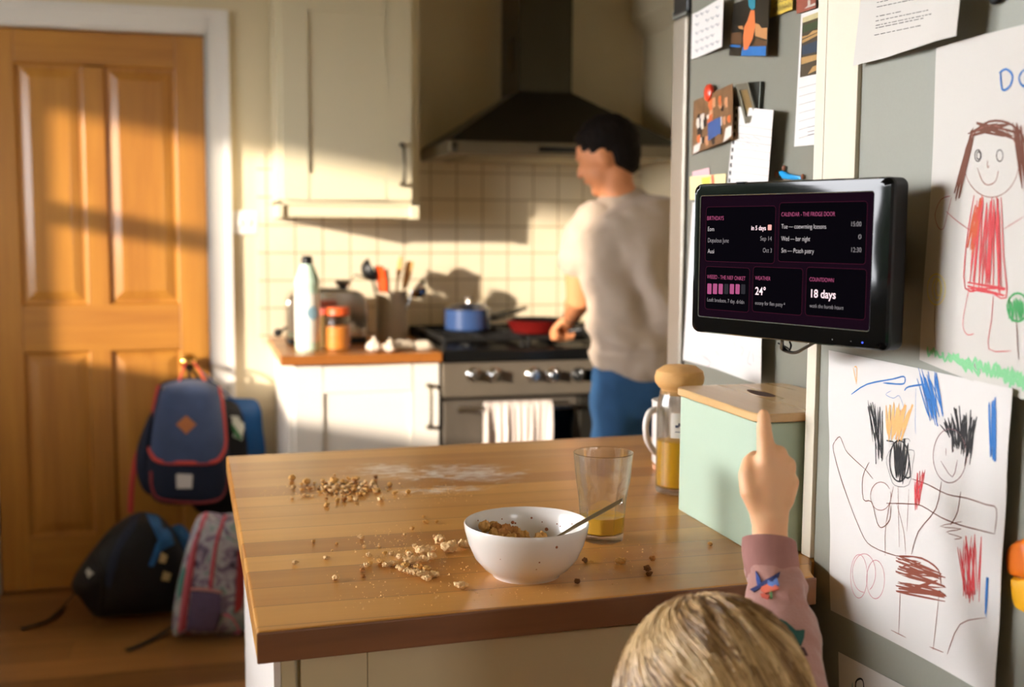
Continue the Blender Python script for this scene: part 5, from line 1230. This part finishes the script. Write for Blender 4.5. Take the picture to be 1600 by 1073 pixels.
piping(tf+tr_, [(248, 604), (240, 640), (233, 688), (236, 708), (250, 721), (290, 723), (332, 722), (347, 710), (352, 688), (348, 640), (342, 606)], .0075, 'flap_piping', CORAL, np_)
piping(tr_, [(236, 738), (238, 762), (250, 779), (298, 785), (338, 781), (352, 764), (356, 735)], .0055, 'pocket_piping', mat('dull coral webbing', (150, 58, 60), .7), np_)
decal(tf, [(275, 663), (291, 649), (307, 663), (291, 678)], .003, 'diamond_patch', mat('tan leather', (176, 108, 62), .6), np_, 4)
lbp = decal(tr_, [(275, 742), (277, 740), (300, 741), (301, 743), (300, 763), (276, 763)], .004, 'white_label', mat('woven white label', (216, 212, 210), .8), np_, 4)
decal(bvh(lbp), [(283, 747), (292, 748), (294, 757), (284, 756)], .002, 'label_print', mat('grey thread', (150, 148, 150), .8), lbp, 2) if False else None
MB().tube([onY(279, 600, YN_-.02), onY(286, 578, YN_-.01), (kc.x, kc.y+.022, kc.z+.012), onY(311, 577, YN_-.01), onY(322, 600, YN_-.02)], .0075, 10, 6, side=(0, 1, 0), flat=.5).build('carry_loop', CORAL, np_)
MB().tube([onY(226, 690, YN_), onY(213, 715, YN_), onY(206, 760, YN_), onY(204, 800, YN_)], .010, 8, 5, side=(1, 0, 0), flat=.35).build('shoulder_strap', CORAL, np_)

# black rucksack slumped on the floor
YF1 = 3.93
rk = thing('backpack', 'black rucksack slumped on the floor against the door', 'backpack', (onY(205, 985, YF1).x, YF1, 0))
rk_b = MB().inflate(outline([(205, 803), (222, 797), (248, 803), (272, 830), (290, 868), (294, 905), (288, 950), (270, 978), (228, 987), (180, 982), (146, 962), (124, 935), (112, 918), (118, 895), (142, 860), (172, 828)], YF1, 4, .012), (0, -1, .1), .10, 12, 2.6, .12).build('bag_body', BLKC, rk, post=lambda p_: (p_.x, p_.y, max(.004, p_.z+.01*nz(p_, 7, 3))))
tr_ = bvh(rk_b)
decal(tr_, [(206, 806), (220, 802), (214, 820), (196, 845), (178, 880), (172, 920), (164, 915), (168, 878), (184, 842)], .004, 'front_seam', mat('navy nylon panel', (24, 34, 58), .7), rk)
PAT = mat('blue patterned cloth', (34, 92, 150), .7, var=.6, scale=30)
decal(tr_, [(228, 802), (246, 806), (268, 832), (272, 850), (252, 860), (240, 885), (232, 884), (244, 850), (252, 838)], .006, 'patterned_side', PAT, rk)
decal(tr_, [(134, 893), (138, 887), (142, 892), (147, 895), (142, 899), (138, 903), (136, 897)], .003, 'star_badge', mat('white print', (200, 200, 196), .6), rk, 2)
for k, pl_ in enumerate([[(252, 862), (262, 868), (258, 880), (248, 878)], [(256, 892), (268, 896), (264, 908), (252, 906)]]): decal(tr_, pl_, .006, 'light_spot', mat('cream print', (200, 176, 128), .6), rk, 2)
piping(tr_, [(190, 806), (172, 832), (150, 862), (160, 900), (156, 960)], .004, 'zip', BLKPL, rk, .001)
MB().inflate(outline([(268, 822), (285, 820), (300, 845), (300, 880), (292, 905), (278, 890), (268, 850)], 3.97), (0, -1, 0), .04, 6, 2.5, .04).build('blue_pocket', PAT, rk)
def floor_pt(x, y, h=.006): p_ = onZ(x, y, 0); p_.z = h; return p_
MB().tube([hit(tr_, 118, 925, .0)+Vector((0, .01, 0)), floor_pt(105, 950, .02), floor_pt(82, 968, .008), floor_pt(60, 977), floor_pt(34, 984)], .012, 8, 5, side=(0, 1, 0), flat=.3).build('strap', BLKPL, rk)
MB().tube([floor_pt(272, 986, .02), floor_pt(248, 998, .012), floor_pt(222, 1009), floor_pt(199, 1018)], .011, 8, 5, side=(0, 1, 0), flat=.3).build('strap', BLKPL, rk)

# pink and lilac school bag
YF2 = 3.70
sb = thing('backpack', 'pink and lilac patterned child backpack on the floor by the island', 'backpack', (onY(330, 1003, YF2).x, YF2, 0))
M, n, bb = new_mat('lilac print cloth'); v = coords(n, (1, 1, 1)); nn = ntex(n, v, 16, 3, .5, 1.5)
n.links.new(ramp(n, nn.outputs[0], [(.32, lin((60, 52, 74))), (.45, lin((150, 138, 168))), (.55, lin((196, 200, 210))), (.66, lin((120, 156, 160)))]), bb.inputs['Base Color']); bb.inputs['Roughness'].default_value = .75; bump(n, bb, nn.outputs[0], .2)
PINKC = mat('pink webbing', (206, 108, 130), .65, var=.1)
sbb = MB().inflate(outline([(308, 806), (322, 799), (345, 803), (372, 806), (392, 850), (402, 920), (404, 985), (396, 1004), (330, 1006), (285, 1003), (270, 990), (272, 940), (283, 885), (296, 838)], YF2, 4, .010), (-.12, -1, 0), .085, 12, 3, .08).build('bag_body', M, sb, post=lambda p_: (p_.x, p_.y, max(.003, p_.z+.006*nz(p_, 9, 3))))
tr_ = bvh(sbb)
piping(tr_, [(322, 803), (305, 850), (292, 910), (281, 985)], .008, 'front_piping', PINKC, sb)
piping(tr_, [(352, 806), (340, 840), (333, 880), (329, 918)], .0055, 'zip', mat('rose zip', (200, 84, 104), .6), sb)
decal(tr_, [(309, 845), (304, 880), (296, 930), (290, 985), (282, 984), (284, 930), (292, 880), (303, 842)], .004, 'pink_panel', mat('rose panel', (180, 74, 92), .7), sb)
pk = decal(tr_, [(300, 920), (322, 920), (345, 924), (346, 960), (340, 992), (310, 992), (291, 988), (296, 950)], .010, 'side_pocket', mat('purple mesh', (104, 92, 132), .8, var=.2, scale=60), sb)
piping(bvh(pk)+tr_, [(300, 920), (322, 921), (346, 925)], .005, 'pocket_trim', mat('pale pink trim', (214, 158, 160), .6), sb)
decal(tr_, [(288, 988), (312, 991), (340, 992), (340, 1002), (290, 1001)], .008, 'red_base', mat('red base cloth', (196, 64, 66), .7), sb, 3)
decal(tr_, [(278, 905), (286, 880), (290, 890), (284, 925), (276, 940)], .006, 'teal_print', mat('teal print', (80, 150, 146), .7), sb, 3)
decal(tr_, [(372, 860), (384, 855), (386, 900), (378, 950), (366, 960)], .006, 'red_panel', mat('red panel', (160, 54, 60), .7), sb, 3)
MB().tube([hit(tr_, 350, 960), hit(tr_, 362, 965, .03), hit(tr_, 374, 985, .03), hit(tr_, 368, 1000, .01)], .008, 8, 4, side=(0, 1, 0), flat=.4).build('strap', PINKC, sb)
# ------------------------------------------------------------------ the man at the cooker
man = thing('person', 'man in beige t-shirt and blue jeans, seen from behind, cooking at the hob', 'person', (1.30, 3.33, 0))
SKIN = mat('warm skin', (214, 142, 96), .5, var=.06, scale=6, sss=.0, bmp=.05, bscale=90)
V = Vector
def blob(): return MB()
HC = V((1.218, 3.385, 1.525)); FD = V((-.80, .52, -.30)).normalized(); HS = V((.55, .83, 0)).normalized(); HU = FD.cross(HS).normalized()
if HU.z < 0: HU = -HU
def hp_(a, s_, u): return HC+FD*a+HS*s_+HU*u
Hm = Matrix(((FD.x, HS.x, HU.x, 0), (FD.y, HS.y, HU.y, 0), (FD.z, HS.z, HU.z, 0), (0, 0, 0, 1)))
b = MB()
b.ball(HC+HU*.018, (.092, .073, .094), 16, Hm)                       # skull
b.ball(hp_(.026, 0, -.034), (.062, .056, .070), 14, Hm)               # face
b.loft([(hp_(.02, 0, -.055), .052, .045), (hp_(.055, 0, -.085), .030, .022), (hp_(.066, 0, -.094), .02, .016)], HS)  # jaw and chin
b.loft([(hp_(.082, 0, .008), .007, .007), (hp_(.098, 0, -.020), .010, .010), (hp_(.100, 0, -.032), .014, .010)], HS)   # nose
b.loft([(hp_(.086, -.02, -.058), .004, .005), (hp_(.090, 0, -.057), .006, .006), (hp_(.086, .02, -.058), .004, .005)], HU)  # lips
b.loft([(hp_(.083, -.04, .022), .006, .006), (hp_(.094, 0, .020), .006, .007), (hp_(.083, .04, .022), .006, .006)], HU)     # brow
for s_ in (-1, 1): b.ball(hp_(-.005, s_*.074, -.012), (.020, .008, .032), 10, Hm @ Matrix.Rotation(s_*.35, 4, 'Z'))       # ears
b.loft([(V((1.275, 3.37, 1.34)), .085, .06), (V((1.262, 3.375, 1.385)), .062, .055), (V((1.246, 3.38, 1.43)), .055, .055), (HC+V((.02, -.01, -.045)), .053, .058)], (1, 0, 0))
TORSO = [(V((1.325, 3.31, .86)), .150, .105), (V((1.325, 3.30, .95)), .155, .102), (V((1.315, 3.31, 1.08)), .145, .098), (V((1.305, 3.33, 1.2)), .165, .105), (V((1.292, 3.355, 1.29)), .185, .105), (V((1.28, 3.37, 1.345)), .15, .085), (V((1.272, 3.375, 1.375)), .08, .06)]
b.loft(TORSO, (1, 0, 0), 28)
hand = onY(880, 513, 3.71); wr = onY(893, 497, 3.655); elb = V((1.135, 3.40, 1.085))
b.loft([(V((1.16, 3.37, 1.315)), .058, .055), (V((1.135, 3.375, 1.24)), .048, .048), (V((1.128, 3.385, 1.16)), .043, .045), (elb, .040, .042), (elb.lerp(wr, .3), .041, .038), (elb.lerp(wr, .7), .031, .028), (wr, .025, .021)], (1, 0, 0))
def fist(b, w, h, d_, side, scale=1.0):
    """closed hand: palm from the wrist, four curled fingers and a thumb"""
    d_ = d_.normalized(); s_ = (side-d_*side.dot(d_)).normalized(); n_ = d_.cross(s_)
    if n_.z > 0: n_ = -n_
    b.loft([(w, .024*scale, .019*scale), (w+d_*.03*scale, .034*scale, .017*scale), (w+d_*.065*scale, .040*scale, .016*scale)], s_)
    for k, (L_, o_) in enumerate(((.0, -.031), (.006, -.010), (.004, .011), (-.004, .030))):
        k0 = w+d_*(.070+L_)*scale+s_*o_*scale; r = .0098*scale
        b.loft([(k0-d_*.01, r, r), (k0+d_*.016*scale+n_*.006*scale, r*.98, r), (k0+d_*.022*scale+n_*.026*scale, r*.93, r*.9), (k0+d_*.002*scale+n_*.038*scale, r*.86, r*.84), (k0-d_*.016*scale+n_*.030*scale, r*.8, r*.78)], s_, 12)
    b.loft([(w+d_*.02*scale-s_*.026*scale, .013*scale, .013*scale), (w+d_*.045*scale-s_*.043*scale+n_*.012*scale, .0115*scale, .011*scale), (w+d_*.070*scale-s_*.036*scale+n_*.030*scale, .010*scale, .0095*scale)], n_, 12)
fist(b, wr, hand, V((-.25, .75, -.55)), V((1, .2, 0)))
elr = V((1.53, 3.45, 1.09)); wrr = V((1.42, 3.66, 1.03))
b.loft([(V((1.43, 3.38, 1.315)), .058, .055), (V((1.475, 3.39, 1.24)), .048, .048), (V((1.51, 3.42, 1.16)), .043, .045), (elr, .040, .042), (elr.lerp(wrr, .4), .040, .037), (wrr, .025, .021)], (1, 0, 0))
fist(b, wrr, None, V((-.3, .75, -.45)), V((-1, 0, .2)))
for sx_, X0 in ((-1, 1.245), (1, 1.41)):
    b.loft([(V((X0, 3.31, .86)), .085, .09), (V((X0-.005, 3.32, .66)), .070, .075), (V((X0-.01, 3.34, .48)), .052, .058), (V((X0-.01, 3.32, .30)), .048, .055), (V((X0-.01, 3.31, .10)), .036, .042), (V((X0-.01, 3.36, .05)), .036, .035)], (1, 0, 0), 20)
b.build('body', SKIN, man, remesh=.0055, soft=5)
# hair: thick cap, higher at the crown, cut above the ears
hb = MB(); hb.ball(hp_(-.012, 0, .040), (.097, .080, .088), 18, Hm); hb.ball(hp_(-.048, 0, -.002), (.056, .070, .068), 14, Hm); hb.ball(hp_(.044, 0, .074), (.040, .056, .028), 12, Hm); hb.ball(hp_(-.058, 0, -.036), (.036, .052, .040), 12, Hm)
HAIRD = mat('dark brown hair', (20, 13, 9), .75, var=.3, scale=70, bmp=.4, bscale=240, stretch=(1, 1, .35), spec=.15)
hb.build('hair', HAIRD, man, remesh=.005, soft=4, post=lambda p_: tuple(p_+(p_-HC).normalized()*(.003*nz(p_, 60, 2)+.003*nz(p_, 130, 4))))
# t-shirt
SHIRT = mat('beige cotton jersey', (182, 164, 146), .9, var=.08, scale=10, bmp=.15, bscale=300, sheen=.2)
b = MB()
b.loft([(c if k else V((1.325, 3.30, .915)), a+.017, d_+.021) for k, (c, a, d_) in enumerate(TORSO[:-1])]+[(V((1.268, 3.378, 1.372)), .088, .068)], (1, 0, 0), 40, cap=True)
b.loft([(V((1.19, 3.37, 1.325)), .070, .066), (V((1.145, 3.372, 1.275)), .066, .064), (V((1.128, 3.378, 1.205)), .062, .062)], (1, 0, 0), 28)
b.loft([(V((1.40, 3.375, 1.325)), .070, .066), (V((1.46, 3.385, 1.275)), .066, .064), (V((1.495, 3.40, 1.205)), .060, .060)], (1, 0, 0), 28)
def folds(p_):
    d_ = V((p_.x-1.31, p_.y-3.34, 0)); d_ = d_.normalized() if d_.length > .01 else V((0, 0, 0))
    h = 0
    k = max(0, 1-abs(p_.z-1.10)/.24)
    h += .022*k*sin(nz(p_, 4, 3)*7+p_.x*26+p_.z*14)*(1 if p_.y < 3.36 else .4)
    h += .012*sin(p_.z*58+p_.x*16+nz(p_, 6, 1)*3)*max(0, 1-abs(p_.z-.97)/.11)
    h += .007*nz(p_, 22, 8)+.004
    h += .010*max(0, nz(p_, 9, 11))
    if p_.z < .93: h += .006
    return tuple(p_+d_*h)
b.build('t_shirt', SHIRT, man, remesh=.006, soft=4, post=folds)
# jeans with belt line, shoes
b = MB()
b.loft([(V((1.328, 3.305, .95)), .160, .108), (V((1.328, 3.30, .86)), .168, .116), (V((1.328, 3.305, .79)), .168, .112)], (1, 0, 0), 32)
for X0 in (1.245, 1.41):
    b.loft([(V((X0, 3.31, .84)), .094, .100), (V((X0-.005, 3.32, .66)), .082, .086), (V((X0-.01, 3.34, .48)), .066, .072), (V((X0-.01, 3.32, .30)), .062, .068), (V((X0-.01, 3.31, .08)), .058, .064)], (1, 0, 0), 24)
JEAN = mat('blue denim', (38, 78, 118), .85, var=.42, scale=9, bmp=.2, bscale=300)
b.build('jeans', JEAN, man, remesh=.007, soft=3, post=lambda p_: tuple(p_+V((.006*nz(p_, 12, 2)+.004*sin(p_.z*50+p_.x*20), .008*nz(p_, 12, 5), 0))))
for X0 in (1.235, 1.40):
    MB().loft([(V((X0, 3.27, .045)), .040, .044), (V((X0, 3.35, .045)), .042, .042), (V((X0, 3.43, .032)), .046, .030), (V((X0, 3.47, .026)), .036, .022)], (1, 0, 0), 20).build('shoe', BLKPL, man)
w0 = elb.lerp(wr, .93); dd = (wr-elb).normalized()
MB().loft([(w0-dd*.008, .0285, .0245), (w0+dd*.008, .0278, .024)], (1, 0, 0), 24, cap=False).build('wristband', BLKPL, man)

# ------------------------------------------------------------------ the child pointing at the monitor
HD = dep(1113, 1101, .965)
kid = thing('person', 'small blond child seen from behind in a pink jumper pointing up at the monitor', 'person', (HD.x, HD.y, 0))
KSKIN = mat('child skin', (244, 188, 142), .5, var=.05, scale=14, sss=.12, bmp=.05, bscale=300)
b = MB()
kf = V((.35, .93, .12)).normalized(); ks = V((kf.y, -kf.x, 0)).normalized(); ku = ks.cross(kf)
Km = Matrix(((kf.x, ks.x, ku.x, 0), (kf.y, ks.y, ku.y, 0), (kf.z, ks.z, ku.z, 0), (0, 0, 0, 1)))
kp = lambda a, s_, u: HD+kf*a+ks*s_+ku*u
b.ball(HD+ku*.004, (.084, .070, .074), 18, Km); b.ball(kp(.030, 0, -.035), (.052, .055, .052), 14, Km)
b.loft([(kp(.045, 0, -.060), .034, .026), (kp(.058, 0, -.070), .020, .016)], ks)
b.loft([(kp(.078, 0, -.015), .005, .005), (kp(.088, 0, -.030), .009, .008)], ks)
for s_ in (-1, 1): b.ball(kp(-.002, s_*.072, -.022), (.016, .007, .024), 10, Km @ Matrix.Rotation(s_*.4, 4, 'Z'))
NB = HD+V((-.01, -.01, -.12))
b.loft([(HD+V((0, -.015, -.05)), .036, .036), (NB, .035, .035), (NB+V((0, 0, -.03)), .045, .04)], ks)
sh = [NB+V((0, -.01, -.035))]
TC = NB+V((-.005, -.005, 0))
KT = [(TC+V((0, 0, -.03)), .060, .045), (TC+V((0, 0, -.055)), .098, .058), (TC+V((0, 0, -.12)), .100, .066), (TC+V((0, 0, -.25)), .098, .070), (TC+V((0, 0, -.36)), .100, .072)]
b.loft(KT, ks, 24)
z0 = (TC.z-.36)
for s_ in (-1, 1):
    h0 = TC+ks*s_*.048; b.loft([(V((h0.x, h0.y, z0)), .050, .055), (V((h0.x, h0.y, z0*.55)), .038, .042), (V((h0.x, h0.y, .08)), .028, .030), (V((h0.x+kf.x*.03, h0.y+kf.y*.03, .035)), .028, .025)], ks, 18)
# raised right arm
D0 = 1.115
A = [dep(1236, 1175, .985), dep(1238, 1110, 1.01), dep(1230, 1045, 1.045), dep(1219, 985, 1.075), dep(1209, 915, 1.10), dep(1204, 860, 1.112), dep(1203, 832, D0), dep(1203, 806, D0)]
b.loft([(TC+ks*.07+V((0, 0, -.06)), .032, .032)]+[(p_, r, r*.85) for p_, r in zip(A, (.032, .030, .027, .0235, .020, .0175, .0172, .0178))], RT, 20)
pxm = D0/F_PX
def P(x, y, dd=0): return dep(x, y, D0+dd)
KN = {'index': (1200, 716), 'middle': (1216, 709), 'ring': (1230, 726), 'little': (1236, 752)}
for (x, y), r in zip(KN.values(), (.0105, .0098, .0094, .0086)):
    b.loft([(P(1203, 808), .0125, .011), (P((1203*.4+x*.6), 808*.45+y*.55, 0), .0125, .0105), (P(x, y, .002), r, r*.95)], RT, 16)
b.loft([(P(1203, 815), .0182, .0135), (P(1201, 785), .0205, .0130), (P(1200, 755), .0220, .0125), (P(1204, 735, .002), .0200, .0115)], RT, 24)
# pointing index finger
b.loft([(P(1199, 722, .001), .0112, .0105), (P(1197, 700, .001), .0092, .0088), (P(1195, 680, .003), .0078, .0076), (P(1194, 672, .003), .0076, .0074), (P(1193.5, 655, .005), .0068, .0066), (P(1193, 647, .006), .0060, .0058)], RT, 18)
# three curled fingers
for nm, r in (('middle', .0088), ('ring', .0084), ('little', .0075)):
    x, y = KN[nm]
    b.loft([(P(x, y, .0), r*1.08, r*1.05), (P(x-2, y+6, .018), r, r), (P(x-7, y+22, .028), r*.95, r*.95), (P(x-12, y+38, .022), r*.88, r*.88), (P(x-14, y+42, .012), r*.82, r*.82)], RT, 14)
# thumb folded along the side
b.loft([(P(1188, 796), .0115, .011), (P(1174, 766, -.001), .0118, .0112), (P(1168, 740, .002), .0092, .0092), (P(1172, 722, .010), .0080, .0080), (P(1180, 714, .020), .0072, .0072)], RT, 16)
# left arm hanging
LA = TC-ks*.085+V((0, 0, -.07)); b.loft([(LA, .032, .032), (LA+V((-.02, .02, -.12)), .026, .026), (LA+V((0, .08, -.20)), .022, .022), (LA+V((.02, .14, -.21)), .017, .016)], ks, 18)
wl = LA+V((.02, .14, -.21)); 
fist(b, wl, None, V((.2, .9, .05)), V((-1, .2, 0)), .55)
b.build('body', KSKIN, kid, remesh=.0022, soft=3)
nail = P(1193, 652, 0)
# jumper
JUM = mat('dusty pink fleece', (178, 130, 120), .95, var=.1, scale=14, bmp=.45, bscale=420, sheen=.5)
b = MB()
b.loft([(c, a+.010, d_+.010) for c, a, d_ in KT[1:]]+[(TC+V((0, 0, -.40)), .108, .080)], ks, 32)
b.loft([(TC+V((0, 0, -.022)), .050, .042), (TC+V((0, 0, -.06)), .105, .065)], ks, 28)
SL = [(TC+ks*.06+V((0, 0, -.065)), .044), (dep(1236, 1175, .985), .040), (dep(1236, 1110, 1.01), .0355), (dep(1228, 1050, 1.04), .0335), (dep(1222, 1000, 1.065), .0345), (dep(1216, 960, 1.082), .0335), (dep(1211, 925, 1.096), .0305), (dep(1207, 893, 1.104), .0270)]
b.loft([(p_, r, r*.86) for p_, r in SL], RT, 36)
b.loft([(LA+V((.02, 0, .02)), .044, .044), (LA, .040, .040), (LA+V((-.02, .02, -.12)), .034, .034), (LA+V((0, .08, -.20)), .028, .028), (LA+V((.012, .115, -.205)), .024, .024)], ks, 24)
def jf(p_):
    ax = A[3]; k = max(0, 1-(p_-dep(1214, 945, 1.09)).length/.09)
    d_ = p_-FW*.0
    h = .0035*nz(p_, 40, 3)+.0045*k*sin(p_.z*150+p_.x*60+nz(p_, 25, 1)*3)+.002*nz(p_, 90, 2)
    c = V((dep(1215, 950, 1.09).x, dep(1215, 950, 1.09).y, p_.z)); q = (p_-c); q = q.normalized() if q.length > 1e-4 else V((0, 0, 0))
    return tuple(p_+q*h)
j_ = b.build('jumper', JUM, kid, remesh=.0032, soft=4, post=jf)
CUFF = mat('ribbed pink cuff', (164, 116, 108), .95, var=.08, scale=30, bmp=.4, bscale=300, stretch=(6, 6, .6))
cu = [(dep(1208, 900, 1.102), .0255), (dep(1206, 884, 1.105), .0262), (dep(1203, 866, 1.109), .0265), (dep(1201, 850, 1.112), .0262), (dep(1200, 843, 1.1135), .0248), (dep(1201, 846, 1.113), .0215), (dep(1203, 866, 1.109), .0205)]
MB().loft([(p_, r, r*.84) for p_, r in cu], RT+UP*.12, 40, cap=False).build('cuff', CUFF, kid)
tj = bvh(j_)
def badge(poly, name, c): decal(tj, poly, .0012, name, mat('print '+name, c, .8, var=.2, scale=60), j_, 5)
badge([(1172, 921), (1183, 915), (1196, 906), (1208, 900), (1219, 893), (1217, 901), (1209, 908), (1200, 914), (1188, 917), (1178, 925)], 'navy_shark', (34, 44, 92))
badge([(1181, 892), (1186, 900), (1190, 913), (1184, 916), (1182, 905)], 'blue_fin', (58, 84, 156))
badge([(1200, 906), (1214, 902), (1218, 914), (1208, 918), (1200, 914)], 'blue_belly', (92, 120, 180))
badge([(1190, 917), (1200, 912), (1213, 914), (1218, 920), (1206, 924), (1196, 927), (1189, 923)], 'orange_fish', (206, 100, 74))
badge([(1188, 928), (1194, 927), (1203, 931), (1200, 936), (1190, 933)], 'red_spot', (196, 88, 70))
badge([(1202, 922), (1206, 922), (1207, 934), (1203, 935)], 'green_leaf', (90, 130, 80))
badge([(1211, 976), (1219, 967), (1229, 972), (1238, 980), (1248, 988), (1257, 984), (1256, 996), (1252, 1008), (1240, 1004), (1226, 990), (1216, 984)], 'green_dinosaur', (38, 84, 76))
badge([(1244, 1010), (1256, 1012), (1262, 1024), (1252, 1022)], 'dark_print', (70, 40, 44))
# trousers and shoes
b = MB()
for s_ in (-1, 1):
    h0 = TC+ks*s_*.048; b.loft([(V((h0.x, h0.y, z0+.03)), .060, .066), (V((h0.x, h0.y, z0*.55)), .048, .050), (V((h0.x, h0.y, .08)), .040, .042)], ks, 20)
b.build('trousers', mat('dark blue trousers', (40, 48, 70), .9), kid, remesh=.006, soft=3)
for s_ in (-1, 1):
    h0 = TC+ks*s_*.048; q = V((h0.x, h0.y, .03)); MB().loft([(q-kf*.03, .030, .028), (q+kf*.03, .033, .026), (V((q.x, q.y, .022))+V((kf.x, kf.y, 0))*.07, .028, .018)], ks, 18).build('shoe', BLKPL, kid)

# hair: cap plus strands flowing from the crown
M, n, bb = new_mat('dark blond hair'); v = coords(n, (1, 1, 1)); nn = ntex(n, v, 40, 4, .6); n2 = ntex(n, v, 300, 2)
hi = n.nodes.new('ShaderNodeObjectInfo')
f_ = mth(n, 'ADD', mth(n, 'MULTIPLY', nn.outputs[0], .6), mth(n, 'MULTIPLY', n2.outputs[0], .4))
n.links.new(ramp(n, f_, [(.34, lin((84, 60, 34))), (.5, lin((120, 88, 52))), (.64, lin((160, 124, 78)))]), bb.inputs['Base Color']); bb.inputs['Roughness'].default_value = .42; bb.inputs['Sheen Weight'].default_value = .2
hr = MB(); hr.ball(HD+ku*.004-kf*.004, (.091, .0765, .0805), 20, Km); hr.ball(kp(-.035, 0, -.035), (.050, .066, .050), 16, Km)
hc = hr.build('hair', M, kid, remesh=.004, soft=3, post=lambda p_: tuple(p_+(p_-HD).normalized()*.003*nz(p_, 50, 2)))
rs = random.Random(5); WH = (ku*.86+kf*.50+ks*-.14).normalized(); wx = WH.cross(kf).normalized(); wy = WH.cross(wx).normalized()
HT = [mat('hair strand %s' % nm, c, .38, var=.25, scale=60, spec=.6) for nm, c in (('dark', (136, 102, 62)), ('mid', (188, 152, 102)), ('light', (226, 194, 144)))]
BS = [MB(), MB(), MB()]
for k in range(5200):
    ph = rs.uniform(0, 2*pi); th0 = rs.uniform(.01, .97)**.75*1.6; L_ = rs.uniform(.5, 1.2); lift = rs.uniform(0, .0035); wv = rs.uniform(-.08, .08); rings = []
    lock = noise.noise(V((cos(ph)*2.3, sin(ph)*2.3, th0*.9)))
    for i in range(8):
        t = i/7; th = th0+L_*t; a = ph+.50*th+wv*t+.10*sin(th*3.2+ph*4)+.05*sin(ph*13)*th
        d_ = WH*cos(th)+(wx*cos(a)+wy*sin(a))*sin(th)
        e_ = V((d_.dot(kf)/.094, d_.dot(ks)/.080, d_.dot(ku)/.084)); R_ = 1/e_.length
        if d_.dot(kf) > .75 and d_.dot(ku) < .1: break
        c_ = HD+ku*.004-kf*.004
        bulge = .0032*noise.noise(V((cos(a)*2.6, sin(a)*2.6, th*1.3)))+.0010*sin(a*21)
        rings.append((c_+d_*(R_+.0008+lift*(1-t*.3)+bulge), .00085*(1-.75*t)+.00015, .0004))
    if len(rings) > 3: BS[min(2, max(0, int(1.5+lock*3.2+rs.uniform(-.9, .9))))].loft(rings, tuple(rings[0][0].cross(WH)), 3, cap=False)
for q, m_ in zip(BS, HT): q.build('strands', m_, hc, weld=False, angle=180)
